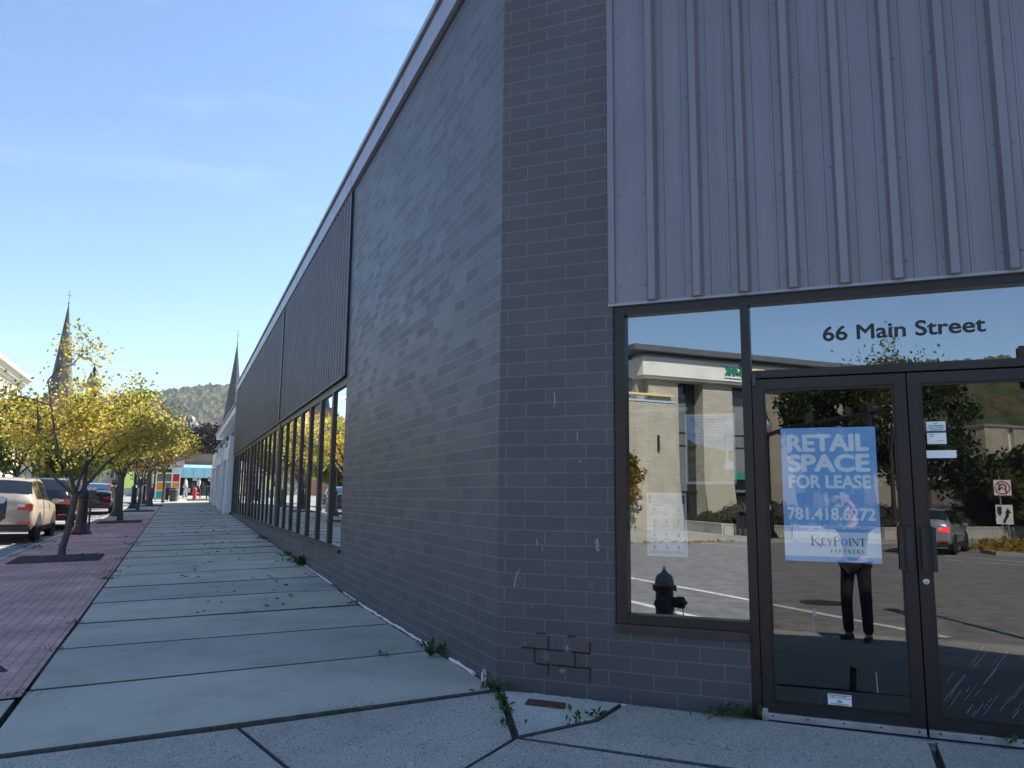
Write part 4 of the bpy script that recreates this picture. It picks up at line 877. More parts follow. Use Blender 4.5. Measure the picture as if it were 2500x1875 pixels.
def branch_tree(root, seed, H, th, spread, nl, lsize, mats, n_leaves, r0=.07, lean=(0, 0), limbs=4, hue0=.45, hue_var=.22, up=.75, clump=.16, flat=1.0, sub=5, lz=None):
    """tapered trunk, limbs and twigs; leaves in clumps along the twigs"""
    rng = np.random.default_rng(seed); mb = MB(); tips = []
    def limb(p, d, ln, r, lev):
        p = Vector(p); d = Vector(d).normalized(); pts = [p.copy()]; rs = [r]; k = 5 if lev < 2 else 4
        for i in range(k):
            d = (d + Vector(rng.normal(0, .13 + .05 * lev, 3)) + Vector((0, 0, .06 if lev < 2 else .0))).normalized()
            p = p + d * ln / k; pts.append(p.copy()); rs.append(r * (1 - .62 * (i + 1) / k))
        mb.tube(pts, rs, 7 if lev == 0 else 5 if lev == 1 else 4, cap=True)
        if lev >= 2 or ln < .5:
            for q in pts[1:]: tips.append(np.array(q))
        if lev < nl:
            m = sub if lev else sub + 1
            for i in range(m):
                t = .3 + .7 * (i + rng.uniform(.2, .9)) / m; q = pts[min(k, max(1, int(round(t * k))))]
                ax = Vector(rng.normal(0, 1, 3)); o = d.cross(ax).normalized()
                nd = (d * .55 + o * .95 * flat + Vector((0, 0, .12))).normalized(); limb(q, nd, ln * rng.uniform(.42, .62) * (1.15 - .35 * t), r * .42, lev + 1)
            tips.append(np.array(pts[-1]))
    base = Vector((0, 0, -.05)); top = Vector((lean[0], lean[1], th))
    tp = [base + (top - base) * t + Vector((rng.normal(0, .012), rng.normal(0, .012), 0)) for t in (0, .15, .4, .7, 1)]
    mb.tube(tp, [r0 * 1.35, r0 * 1.05, r0, r0 * .92, r0 * .9], 10)
    for i in range(limbs):
        a = 6.2832 * i / limbs + rng.uniform(-.4, .4); d = Vector((math.cos(a) * spread, math.sin(a) * spread, up * rng.uniform(.8, 1.3)))
        limb(tp[-1] - Vector((0, 0, rng.uniform(0, .25) * th * .3)), d, (H - th) * rng.uniform(.72, 1.), r0 * .55, 1)
    mb.build('trunk', mats[0], root, True)
    T = np.array(tips); idx = rng.integers(0, len(T), n_leaves); ch = rng.normal(hue0, hue_var, len(T))
    # neighbouring twigs share their colour
    g = np.sin(T[:, 0] * 2.1 + seed) + np.sin(T[:, 1] * 2.3 + seed * 2) + np.sin(T[:, 2] * 2.7 + 1)
    ch = ch * .55 + (hue0 + g * .16) * .45
    P = T[idx] + rng.normal(0, clump, (n_leaves, 3)) * np.array([1, 1, .8])
    keep = P[:, 2] > (lz or th * .75) + rng.normal(0, .15, len(P)); P = P[keep]; idx = idx[keep]
    leaves('crown', P, lsize, ch[idx] + rng.normal(0, .07, len(idx)), mats[1], root, rng)
def lump_tree(root, seed, H, R, th, n, lsize, mats, lumps=16, r0=.25, hue0=.5, squash=1., hv=.16, gap=.55):
    """big crown: leaf clumps over and inside an uneven shell of boughs round a forked trunk"""
    rng = np.random.default_rng(seed); mb = MB(); C = []
    for i in range(lumps):
        a = rng.uniform(0, 6.2832); e = rng.uniform(-.75, 1.) ; rr_ = math.sqrt(max(.05, 1 - e * e)) * rng.uniform(.45, .95)
        C.append((R * rr_ * math.cos(a), R * rr_ * math.sin(a), th + (H - th) * (.5 + .47 * e * squash)))
    C = np.array(C); rad_ = rng.uniform(.28, .5, lumps) * R * gap * 1.5
    fork = Vector((0, 0, th * .9)); mb.tube([(0, 0, -.1), (rng.normal(0, .05), 0, th * .5), fork], [r0 * 1.3, r0, r0 * .85], 9)
    for c in C:
        mid = (fork + Vector(c)) / 2 + Vector((0, 0, -.04 * H)); mb.tube([fork, mid, Vector(c)], [r0 * .5, r0 * .3, r0 * .07], 5)
    mb.build('trunk', mats[0], root, True)
    k = rng.choice(lumps, n, p=rad_ ** 2 / (rad_ ** 2).sum()); u = rng.normal(0, 1, (n, 3)); u /= np.linalg.norm(u, axis=1)[:, None]
    rr_ = rad_[k] * rng.uniform(.25, 1.12, n) ** .55; P = C[k] + u * rr_[:, None] * np.array([1, 1, .8]); P += rng.normal(0, lsize * .5, (n, 3))
    ch = rng.normal(hue0, hv, lumps)
    keep = P[:, 2] > th * .7; P = P[keep]; k = k[keep]
    leaves('crown', P, lsize, ch[k] + rng.normal(0, .12, len(k)), mats[1], root, rng)
GT = 'young trees along the brick strip'
st_m = (M['bark'], M['leaf_street'])
t = thing('street_tree', 'nearest street tree, thin forked trunk and open yellow crown turning orange', 'tree', (-4.30, 13.4, SW(-4.3, 13.4)), .5, GT)
branch_tree(t, 21, 4.15, 1.3, .80, 3, .055, st_m, 9000, .064, (.20, .05), 5, .47, .32, .80, .15, lz=1.95)
t = thing('street_tree', 'second street tree, yellow crown behind the nearest one, beside the dark sedan', 'tree', (-4.10, 27.2, SW(-4.1, 27.2)), 1.2, GT)
branch_tree(t, 33, 4.6, 1.6, .55, 3, .075, st_m, 4200, .10, (.1, .1), 5, .46, .20, .8, .17, lz=2.4)
t = thing('street_tree', 'third street tree, slim with several stems and a yellow crown', 'tree', (-3.98, 37.4, SW(-4, 37.4)), .2, GT)
branch_tree(t, 45, 4.9, 1.3, .45, 3, .085, st_m, 3000, .07, (.1, 0), 5, .50, .20, .85, .18, lz=2.6)
t = thing('street_tree', 'fourth street tree, thick dark trunk and rusty yellow crown near the bus shelter', 'tree', (-3.72, 45.4, SW(-3.7, 45.4)), .9, GT)
branch_tree(t, 57, 5.0, 2.4, .5, 3, .09, st_m, 3400, .17, (0, .1), 5, .58, .22, .7, .2, lz=2.9)
t = thing('street_tree', 'small tree with rusty leaves left of the bus shelter at the end of the walk', 'tree', (-3.1, 52.2, SW(-3.1, 52)), .4, GT)
branch_tree(t, 63, 4.6, 1.9, .6, 3, .09, (M['bark'], M['leaf_autumn']), 4500, .09, (0, .1), 4, .7, .2, .7, .22)
# larger trees across the street and round the square
park = [(-13.5, 64, 7.0, 3.4, .55, 'leaf_green', 'green park tree left of the street, in front of the cream building'), (-20, 52, 8.2, 3.6, .45, 'leaf_green', 'dark green park tree at the left edge below the cream building'),
        (-9.8, 60, 4.2, 2.2, .75, 'leaf_green', 'small bright green tree across the street behind the second lamp post'), (-12.2, 78, 5.2, 2.8, .75, 'leaf_green', 'bright green tree far across the street behind the dark sedan'),
        (-11.0, 92, 6.0, 3.0, .7, 'leaf_green', 'far green tree over the street left of the bus shelter'), (-16, 88, 7.5, 3.6, .5, 'leaf_green', 'tall green tree far across the street behind the nearest street tree'),
        (-22, 68, 9.0, 4.0, .5, 'leaf_green', 'large green tree far left under the spire'), (-8.2, 118, 8.0, 4.0, .65, 'leaf_gold', 'yellow tree far down the street'),
        (-27, 90, 8.5, 4.2, .55, 'leaf_green', 'broad green tree far left at the foot of the cream building')]
for i, (x, y, H, R, h0, lm, lab) in enumerate(park):
    t = thing('park_tree', lab, 'tree', (x, y, RD(0, y)), i * .7, 'trees round the square')
    lump_tree(t, 100 + i, H, R, H * .28, 4200, .16 + .0012 * y, (M['bark_dark'], M[lm]), 15, .16, h0)
for i, (x, y, H, R, h0, lm, lab, nm) in enumerate([(1.5, 128, 9.6, 5.6, .4, 'leaf_purple', 'dark purple-leaved tree behind the brick kiosk', 'purple_beech'), (-3.0, 104, 6.2, 3.0, .8, 'leaf_green', 'light green tree on the lawn beside the kiosk', 'park_tree'),
        (-7, 205, 13, 7, .72, 'leaf_green', 'pale green tree left of the domed tower', 'park_tree'), (6.5, 215, 13.5, 7, .8, 'leaf_green', 'yellow-green tree right of the domed tower', 'park_tree'), (-16, 190, 12, 7, .6, 'leaf_green', 'far green tree under the small grey spire', 'park_tree'), (15, 205, 14, 7, .7, 'leaf_green', 'far green tree above the white shop roof', 'park_tree')]):
    t = thing(nm, lab, 'tree', (x, y, RD(0, y) + (3.5 if y > 150 else .6)), i, None if nm != 'park_tree' else 'trees round the square')
    lump_tree(t, 200 + i, H, R, H * .2, 6500, .26 if y < 150 else .42, (M['bark_dark'], M[lm]), 20, .3, h0)
# weeds in the joints
def weed(x, y, n, size, label, spread=.05, seed=1, grass=False, z=None):
    rng = np.random.default_rng(seed); t = thing('weed', label, 'weed', (x, y, SW(x, y) - .004 if z is None else z), 0, 'weeds in the pavement joints')
    P = np.stack([rng.normal(0, spread, n), rng.normal(0, spread, n), np.abs(rng.normal(0, size * .25, n))], 1)
    a = rng.normal(0, 1, (n, 3)); a[:, 2] = np.abs(a[:, 2]) + (1.6 if grass else .35); a /= np.linalg.norm(a, axis=1)[:, None]
    b = np.cross(a, [0, 0, 1.]) + rng.normal(0, .2, (n, 3)); b /= np.linalg.norm(b, axis=1)[:, None]
    s_ = (size * rng.uniform(.5, 1.2, n))[:, None]; w = .16 if grass else .5; v = []; f = []
    V = np.stack([P, P + a * s_ * .5 + b * s_ * w * .5, P + a * s_ * 1.0 - np.array([0, 0, .12]) * s_, P + a * s_ * .5 - b * s_ * w * .5], 1).reshape(-1, 3)
    me = bpy.data.meshes.new('leaf_cluster'); me.from_pydata(V.tolist(), [], [(4 * i, 4 * i + 1, 4 * i + 2, 4 * i + 3) for i in range(n)])
    at = me.attributes.new('hue', 'FLOAT', 'FACE'); at.data.foreach_set('value', rng.uniform(0, 1, n).astype(np.float32)); me.materials.append(M['weed'])
    o = bpy.data.objects.new('leaf_cluster', me); COL.objects.link(o); o.parent = t
WD = [(-.05, -.10, 34, .075, 'leafy weed clump at the very corner of the building', .05), (-.10, -.33, 16, .06, 'weed in the joint just below the corner clump', .03), (-.16, -.55, 20, .06, 'weed halfway along the joint from the corner', .03), (-.24, -.82, 18, .055, 'weed at the low end of the joint from the corner', .03),
      (-.06, 1.22, 30, .10, 'tall dark weed at the wall foot just beyond the corner', .04), (-.05, 1.62, 16, .07, 'smaller weed at the wall foot by the white caulking', .03), (-.09, 4.62, 16, .06, 'weed at the wall foot near the first window end', .04), (-.45, 1.47, 14, .04, 'flat weed in the second slab joint near the wall', .04),
      (-1.0, -.06, 60, .03, 'low mossy strip in the front slab joint', .07), (-1.18, -.08, 50, .025, 'thin mossy strip at the left of the mossy joint', .06), (-1.76, -.12, 16, .035, 'tuft where three front slabs meet', .02), (.30, -.88, 26, .06, 'weeds along the edge of the rough concrete patch', .06), (.13, -.96, 14, .045, 'small weed left along the patch edge', .04),
      (1.02, -1.16, 30, .08, 'weeds at the wall foot under the left window', .06), (1.16, -1.27, 22, .09, 'upright weed between window and door', .03), (-3.1, 1.36, 60, .04, 'green tufts at the front corner of the brick strip', .06), (-3.1, 2.95, 40, .045, 'tufts on the brick edge at the third joint', .05), (-3.1, 4.55, 40, .05, 'tufts on the brick edge at the fourth joint', .04),
      (-3.1, 8.6, 70, .06, 'long tuft on the brick edge level with the mulch bed', .08), (-3.1, 9.6, 60, .06, 'second long tuft on the brick edge by the mulch bed', .09), (-3.1, 11.9, 50, .06, 'tuft on the brick edge behind the nearest tree', .07), (-3.1, 15.6, 60, .07, 'grassy tuft on the brick edge near the second tree', .09),
      (-5.2, 15.6, 120, .08, 'grass along the kerb beside the beige car', .16), (-5.2, 17.4, 110, .08, 'grass on the kerb beyond the nearest tree', .16), (-5.2, 13.6, 60, .06, 'short grass on the kerb left of the nearest tree', .12), (-.06, 9.4, 50, .16, 'big green weed at the wall foot under the windows', .07), (-.06, 10.2, 40, .10, 'weed beside the big one under the windows', .08), (-.05, 11.3, 40, .09, 'weeds at the wall foot under the first window bay', .1), (-.05, 16.0, 40, .10, 'weeds at the wall foot under the second window bay', .14), (-.05, 30.8, 40, .12, 'weeds at the wall foot by the white shop', .12)]
for i, (x, y, n, sz, lab, sp) in enumerate(WD): weed(x, y, n, sz, lab, sp, i, 'tuft' in lab or 'grass' in lab or 'moss' in lab)
weed(2.17, -2.235, 7, .07, 'single small plant in the gap before the right door', .012, 77)
# fallen leaves: individual, sharing a few curled meshes
def leaf_mesh(seed, mat):
    q = random.Random(seed); mb = MB(); n = 9; pts = []
    for k in range(n):
        a = 6.2832 * k / n; r = .5 * (1 if k % 2 else .72) * q.uniform(.8, 1.15); pts.append((r * math.cos(a) * 1.25, r * math.sin(a) * .8, .16 * q.random() + .22 * math.cos(a * 2) ** 2))
    for k in range(n): mb.poly([(0, 0, .05), pts[k], pts[(k + 1) % n]])
    o = mb.build('fallen_leaf', mat, None, True); me = o.data; bpy.data.objects.remove(o); return me
LM = [leaf_mesh(k, M[mk]) for k, mk in enumerate(('dead_a', 'dead_a', 'dead_a', 'dead_b', 'dead_c', 'dead_b'))]
LL = ['dry dark brown leaf on the grey pavement slabs', 'dry dark brown leaf on the grey pavement slabs', 'dry dark brown leaf on the grey pavement slabs', 'yellow fallen leaf on the grey pavement slabs', 'pale tan fallen leaf on the grey pavement slabs', 'yellow fallen leaf on the grey pavement slabs']
LB = ['dry brown leaf on the red brick paving', 'dry brown leaf on the red brick paving', 'dry brown leaf on the red brick paving', 'yellow leaf on the red brick paving', 'pale leaf on the red brick paving', 'yellow leaf on the red brick paving']
rl = random.Random(11)
for i in range(285):
    if i < 235: y = 4.5 + 34 * rl.random() ** 1.05; x = max(-2.9, min(-.15, rl.gauss(-1.05 - .01 * y, .62))); on = 'p'
    else: y = rl.uniform(4.5, 24); x = rl.uniform(-5.1, -3.2); on = 'b'
    k = rl.choice((0, 1, 2, 0, 1, 3, 4, 5)); o = bpy.data.objects.new('fallen_leaf', LM[k]); COL.objects.link(o)
    o.location = (x, y, SW(x, y) + .001); s_ = rl.uniform(.034, .078) * (1 + y / 90); o.scale = (s_, s_ * rl.uniform(.7, 1), s_ * rl.uniform(.5, 1.1)); o.rotation_euler = (rl.uniform(-.2, .2), rl.uniform(-.2, .2), rl.uniform(0, 6.28))
    tag(o, LL[k] if on == 'p' else LB[k], 'fallen leaf', 'fallen leaves on the pavement' if on == 'p' else 'fallen leaves on the brick paving')

# ================================================================== VEHICLES
def car(label, loc, rz, paint, kind='suv', cat='car', lit=False, group='cars along the street', name='parked_car', plate=True):
    t = thing(name, label, cat, loc, rz, group)
    if kind == 'suv':
        Lg, W2, wb0, wb1, wr = 4.6, .91, .92, 3.62, .345
        ST = [(0, .78, .50, .74, .98, .74, 1.02), (.05, .86, .42, .72, 1.02, .76, 1.10), (.12, .89, .36, .72, 1.05, .75, 1.20), (.42, .905, .32, .72, 1.06, .66, 1.58), (.60, .91, .30, .72, 1.06, .655, 1.625), (1.3, .91, .28, .72, 1.05, .66, 1.67), (2.1, .91, .28, .72, 1.03, .66, 1.665), (2.65, .91, .28, .72, 1.01, .655, 1.60), (3.40, .905, .28, .72, .99, .74, 1.07), (4.15, .88, .32, .70, .93, .74, .99), (4.45, .82, .38, .66, .84, .68, .88), (4.6, .70, .45, .62, .74, .56, .76)]
        side = ((.62, 1.02), (1.10, 1.92), (2.02, 2.98)); rear = (.15, .41); front = (2.72, 3.34)
    else:
        Lg, W2, wb0, wb1, wr = 4.85, .92, 1.05, 3.88, .335
        ST = [(0, .76, .45, .66, .92, .72, .96), (.06, .86, .36, .66, .98, .76, 1.02), (.35, .90, .28, .66, 1.00, .77, 1.05), (.85, .915, .25, .66, 1.00, .70, 1.10), (1.55, .92, .24, .66, .99, .60, 1.38), (2.0, .92, .24, .66, .97, .60, 1.44), (2.5, .92, .24, .66, .95, .60, 1.43), (2.85, .92, .24, .66, .94, .62, 1.37), (3.65, .91, .25, .64, .91, .74, .99), (4.4, .88, .28, .60, .82, .72, .87), (4.7, .80, .34, .56, .72, .62, .76), (4.85, .66, .40, .52, .64, .5, .66)]
        side = ((1.15, 1.95), (2.05, 3.1)); rear = (.92, 1.52); front = (2.92, 3.6)
    def prof(st):
        y, w, zb, zm, zb2, rw, zr = st
        return [(0, zb), (w * .86, zb), (w * .98, zb + .14), (w, zm), (w * .965, zb2), (rw, zr), (rw * .6, zr + .025), (0, zr + .035)]
    def at(y):
        for a, b in zip(ST[:-1], ST[1:]):
            if y <= b[0]: f = (y - a[0]) / (b[0] - a[0]); return [p + (q - p) * f for p, q in zip(a, b)]
        return ST[-1]
    YO = Lg / 2; mb = MB(); ys = sorted(set([s_[0] for s_ in ST] + list(np.linspace(.7, Lg - .5, 12)))); rings = []
    for y in ys:
        h = prof(at(y)); rings.append([(x, y - YO, z) for x, z in h] + [(-x, y - YO, z) for x, z in h[-2:0:-1]])
    n = len(rings[0]); fs = [(i * n + k, i * n + (k + 1) % n, (i + 1) * n + (k + 1) % n, (i + 1) * n + k) for i in range(len(rings) - 1) for k in range(n)]
    fs += [tuple(range(n)), tuple((len(rings) - 1) * n + k for k in reversed(range(n)))]
    mb.faces([q for r in rings for q in r], fs); body = mb.build('body', paint, t, True)
    def patch(mb, y0, y1, k0, k1, sgn, off=.012, v0=.1, v1=.9, ny=6, nv=3):
        g = []
        for i in range(ny + 1):
            y = y0 + (y1 - y0) * i / ny; h = prof(at(y)); row = []
            for j in range(nv + 1):
                v = v0 + (v1 - v0) * j / nv; v_ = v * (k1 - k0); a = min(k1 - 1, k0 + int(v_)); f = k0 + v_ - a
                x = h[a][0] + (h[a + 1][0] - h[a][0]) * f; z = h[a][1] + (h[a + 1][1] - h[a][1]) * f
                nx, nzv = (h[a + 1][1] - h[a][1]), -(h[a + 1][0] - h[a][0]); l_ = math.hypot(nx, nzv) or 1
                row.append((sgn * (x + off * nx / l_), y - YO, z + off * nzv / l_))
            g.append(row)
        for i in range(ny):
            for j in range(nv): mb.poly([g[i][j], g[i + 1][j], g[i + 1][j + 1], g[i][j + 1]])
    for sg in (1, -1):
        mb = MB(); 
        for a, b in side: patch(mb, a, b, 4, 5, sg)
        mb.build('side_window', M['glass_car'], t, True)
    mb = MB(); patch(mb, rear[0], rear[1], 5, 7, 1, .014, -.12, 1.); patch(mb, rear[0], rear[1], 5, 7, -1, .014, -.12, 1.); mb.build('rear_window', M['glass_car'], t, True)
    mb = MB(); patch(mb, front[0], front[1], 5, 7, 1, .014, 0., 1.); patch(mb, front[0], front[1], 5, 7, -1, .014, 0., 1.); mb.build('windscreen', M['glass_car'], t, True)
    mb = MB(); mb.box(-W2 * .93, W2 * .93, -YO - .025, -YO + .30, .30, .46); mb.build('rear_bumper', M['dark_plastic'], t, bevel=.04)
    mb = MB(); mb.box(-W2 * .86, W2 * .86, YO - .3, YO + .01, .26, .42); mb.build('front_bumper', M['dark_plastic'], t, bevel=.04)
    for sg in (1, -1):
        mb = MB(); mb.box(sg * W2 - .012, sg * W2 + .012, wb0 - YO + .42, wb1 - YO - .42, .27, .40); mb.build('sill_trim', M['dark_plastic'], t)
        mb = MB(); x = sorted((sg * .50, sg * .865)); zt = .98 if kind == 'suv' else .86
        mb.box(x[0], x[1], -YO - .015, -YO + .13, zt - .17, zt + (.03 if kind == 'suv' else -.03)); tl = mb.build('tail_light', M['brake_lit'] if lit else M['tail_red'], t, bevel=.025)
        if kind == 'suv': 
            x = sorted((sg * .52, sg * .70)); mb = MB(); mb.box(x[0], x[1], -YO - .022, -YO + .02, zt - .07, zt + .01); mb.build('reversing_lamp', M['tail_clear'], tl, bevel=.008)
        mb = MB(); x = sorted((sg * (W2 + .02), sg * (W2 + .20))); ym = (2.72 if kind == 'suv' else 3.0) - YO; mb.box(x[0], x[1], ym, ym + .10, .98, 1.12); mb.build('wing_mirror', paint if kind == 'suv' else M['dark_plastic'], t, bevel=.03)
        mb = MB(); x = sorted((sg * .55, sg * .82)); mb.box(x[0], x[1], -YO - .034, -YO, .47, .52); mb.build('reflector', M['tail_red'], t)
        for k_, y in ((0, wb0), (1, wb1)):
            mb = MB(); mb.lathe([(wr + .065, -.02), (wr + .065, .012)], (sg * (W2 - .005), y - YO, wr + .01), 20, 'x'); mb.build('wheel_arch', M['dark_plastic'], t)
            c = (sg * (W2 - .085), y - YO, wr); mb = MB()
            mb.lathe([(wr * .62, -.10), (wr * .95, -.10), (wr, -.07), (wr, .07), (wr * .95, .105), (wr * .62, .10)], c, 24, 'x'); wh = mb.build('wheel', M['rubber'], t, True)
            mb = MB(); mb.lathe([(wr * .64, .07), (wr * .60, .098), (wr * .55, .07)] if sg > 0 else [(wr * .64, -.07), (wr * .60, -.098), (wr * .55, -.07)], c, 24, 'x'); mb.lathe([(.06, .05 * sg), (.05, .1 * sg)], c, 12, 'x')
            for k in range(5):
                a = 6.2832 * k / 5; dv = Vector((0, math.cos(a), math.sin(a))); pv = Vector((0, -dv.z, dv.y)) * .035; cc = Vector(c) + Vector((sg * .075, 0, 0)); e = cc + dv * wr * .6
                mb.prism([tuple(cc - pv), tuple(cc + pv), tuple(e + pv * .8), tuple(e - pv * .8)], (sg * .02, 0, 0))
            mb.build('rim', M['rim'], wh, True)
    if plate:
        mb = MB(); mb.box(-.16, .16, -YO - .04, -YO - .02, .70 if kind != 'suv' else .78, .86 if kind != 'suv' else .93); mb.build('number_plate', M['plate'], t)
    if kind == 'suv':
        for sg in (1, -1):
            mb = MB(); mb.tube([(sg * .56, -YO + .6, 1.66), (sg * .56, -YO + .7, 1.70), (sg * .56, -YO + 2.3, 1.725), (sg * .56, -YO + 2.4, 1.68)], .016, 6); mb.build('roof_rail', M['dark_plastic'], t)
    return t
car('champagne beige parked SUV with red tail lights at the kerb, nearest of the parked cars', (-6.52, 20.9, RD(0, 20.9)), 0, M['tan_car'])
car('black parked SUV at the kerb in front of the beige one', (-6.30, 26.4, RD(0, 26.4)), 0, M['black_car'])
car('dark midnight blue parked sedan beyond the lamp post', (-5.98, 39.0, RD(0, 39)), 0, M['blue_car'], 'sedan')
car('black pickup-like SUV driving away far down the street', (-8.6, 98, RD(0, 98)), 0, M['black_car'], 'suv', lit=True, name='moving_car')
car('dark car far behind the fourth tree, left of the bus shelter', (-5.6, 88, RD(0, 88)), 0, M['blue_car'], 'suv', name='parked_car')
for i, (x, y, pm_, lab, rz) in enumerate([(-22.5, 44, 'white_car', 'white SUV parked on the far side of the street', 3.14), (-22.4, 51, 'silver_car', 'silver SUV parked on the far side of the street behind the white one', 3.14), (-22.6, 30, 'white_car', 'white sedan parked on the far side of the street', 3.14), (-22.5, 59, 'blue_car', 'dark sedan parked farthest along the far side of the street', 3.14)]):
    car(lab, (x, y, RD(0, y)), rz, M[pm_], 'suv' if i < 2 else 'sedan')
car('silver SUV with lit brake lights by the traffic island, mirrored in the right door', (-16.8, -24.8, RD(0, -24)), rad(150), M['silver_car'], 'suv', lit=True, name='moving_car')

# ================================================================== STREET FURNITURE
def lamp_post(label, loc, group='black lamp posts along the street', first=[None], tall=4.75):
    if first[0]: return dup(first[0], loc, 0, label)
    t = thing('street_lamp', label, 'street lamp', loc, 0, group); first[0] = t
    mb = MB(); mb.lathe([(.29, -.05), (.29, .05), (.265, .07), (.235, .13), (.17, .24), (.155, .30)], (0, 0, 0), 8); mb.build('base', M['lamp_black'], t)
    mb = MB(); mb.lathe([(.148, .28), (.138, 1.02), (.165, 1.05), (.165, 1.09), (.14, 1.14), (.09, 1.22), (.07, 1.30)], (0, 0, 0), 16)
    mb.lathe([(.072, 1.28), (.055, 3.9), (.08, 3.93), (.08, 3.97), (.05, 4.02)], (0, 0, 0), 12); mb.build('pole', M['lamp_black'], t, True)
    mb = MB(); mb.lathe([(.06, 4.0), (.16, 4.12), (.19, 4.3), (.17, 4.5), (.10, 4.62)], (0, 0, 0), 16); mb.build('globe', M['lamp_glass'], t, True)
    mb = MB(); mb.lathe([(.12, 4.60), (.10, 4.68), (.04, 4.74), (.05, 4.8), (.02, 4.86), (.004, 4.98)], (0, 0, 0), 12); mb.lathe([(.1, 3.98), (.12, 4.04), (.06, 4.06)], (0, 0, 0), 12); mb.build('finial', M['lamp_black'], t, True)
    return t
lamp_post('nearest black lamp post, right behind the nearest street tree', (-4.70, 20.6, SW(-4.7, 20.6)))
lamp_post('black lamp post beside the second street tree', (-4.57, 32.6, SW(-4.6, 32.6)))
lamp_post('black lamp post beside the slim third tree', (-4.38, 41.9, SW(-4.4, 41.9)))
lamp_post('black lamp post behind the thick trunk of the fourth tree', (-4.25, 50.4, SW(-4.3, 50.4)))
lamp_post('black lamp post just left of the bus shelter', (-3.95, 61.5, SW(-4, 61.5)))
lamp_post('black lamp post on the far corner, mirrored at the left edge of the left door', (-25.3, -24.2, -.46)).scale = (1.22,) * 3
def meter(label, loc, first=[None]):
    if first[0]: return dup(first[0], loc, 0, label)
    t = thing('parking_meter', label, 'parking meter', loc, 0, 'twin parking meters along the kerb'); first[0] = t
    mb = MB(); mb.tube([(0, 0, -.05), (0, 0, .98)], .032, 10); mb.lathe([(.07, 0), (.06, .03), (.035, .05)], (0, 0, 0), 12); mb.build('post', M['meter_grey'], t, True)
    mb = MB(); mb.box(-.13, .13, -.045, .045, .96, 1.02); mb.prism([(-.05, -.04, .9), (.05, -.04, .9), (.12, -.04, .96), (-.12, -.04, .96)], (0, .08, 0)); mb.build('yoke', M['meter_grey'], t)
    for sx in (-.07, .07):
        mb = MB(); mb.prism([(sx - .055, -.05, 1.02), (sx + .055, -.05, 1.02), (sx + .062, -.05, 1.2), (sx + .045, -.05, 1.26), (sx - .045, -.05, 1.26), (sx - .062, -.05, 1.2)], (0, .10, 0)); hd = mb.build('meter_head', M['meter_grey'], t, bevel=.008)
        mb = MB(); mb.lathe([(.055, -.052), (.055, .052)], (sx, 0, 1.25), 16, 'y'); mb.build('dome', M['meter_dome'], hd, True)
    return t
meter('nearest twin parking meter at the left edge of the picture', (-4.76, 9.1, SW(-4.76, 9.1)))
meter('twin parking meter just behind the nearest lamp post', (-4.80, 23.9, SW(-4.8, 23.9)))
meter('twin parking meter by the second lamp post', (-4.72, 34.4, SW(-4.7, 34.4)))
def hydrant(label, loc, rz, body, bonnet, s_=1.):
    t = thing('fire_hydrant', label, 'fire hydrant', loc, rz); t.scale = (s_,) * 3
    mb = MB(); mb.lathe([(.15, -.04), (.15, .02), (.115, .03), (.112, .08), (.108, .50), (.14, .505), (.142, .545), (.13, .55)], (0, 0, 0), 24); mb.build('barrel', body, t, True)
    mb = MB(); mb.lathe([(.118, .55), (.117, .60), (.105, .655), (.08, .69), (.04, .71), (.03, .72), (.03, .745), (.018, .75), (.018, .785)], (0, 0, 0), 24)
    mb.build('bonnet', bonnet, t, True)
    mb = MB()
    for k in range(8): a = 6.2832 * k / 8; mb.lathe([(.014, .492), (.014, .56)], (.135 * math.cos(a), .135 * math.sin(a), 0), 6)
    mb.build('flange_bolts', body, t)
    for ax, sgn, r in (('x', 1, .062), ('y', 1, .075)):
        mb = MB(); mb.lathe([(r, .09 * sgn), (r, .16 * sgn), (r * 1.18, .162 * sgn), (r * 1.18, .18 * sgn)], (0, 0, .36), 16, ax); nz_ = mb.build('nozzle', body, t, True)
        mb = MB(); mb.lathe([(r * 1.1, .181 * sgn), (r * 1.15, .235 * sgn), (r * .8, .25 * sgn), (.02, .252 * sgn), (.02, .275 * sgn)], (0, 0, .36), 8, ax); mb.build('cap', M['dark_plastic'] if body is M['hyd_red'] else bonnet, nz_)
    mb = MB(); mb.tube([(.22, .02, .30), (.23, .0, .18), (.21, .03, .12), (.15, .05, .2), (.12, .05, .3)], .006, 5); mb.build('chain', M['dark_trim'], t)
    return t
hydrant('dark red fire hydrant with a worn silver bonnet, mirrored low in the left window', (-3.80, -3.90, SW(-3.8, -3.9)), rad(-45), M['hyd_red'], M['hyd_silver'], 1.1)
hydrant('bright red fire hydrant far ahead in the sun by the white pillars', (-1.07, 59.3, SW(-1.07, 59.3)), .4, M['hyd_bright'], M['hyd_bright'], 1.25)
hydrant('red fire hydrant half hidden behind the fourth tree trunk', (-4.45, 53.2, SW(-4.45, 53.2)), .4, M['hyd_bright'], M['hyd_bright'], 1.15)
# manhole
mb = MB(); mb.lathe([(.42, -.03), (.42, .004), (.38, .0045), (.38, .007), (.02, .007)], (-6.38, -9.13, RD(0, -9.13) + .002), 28); tag(mb.build('manhole_cover', M['dark_plastic']), 'round dark manhole cover in the road by the crosswalk', 'manhole cover')
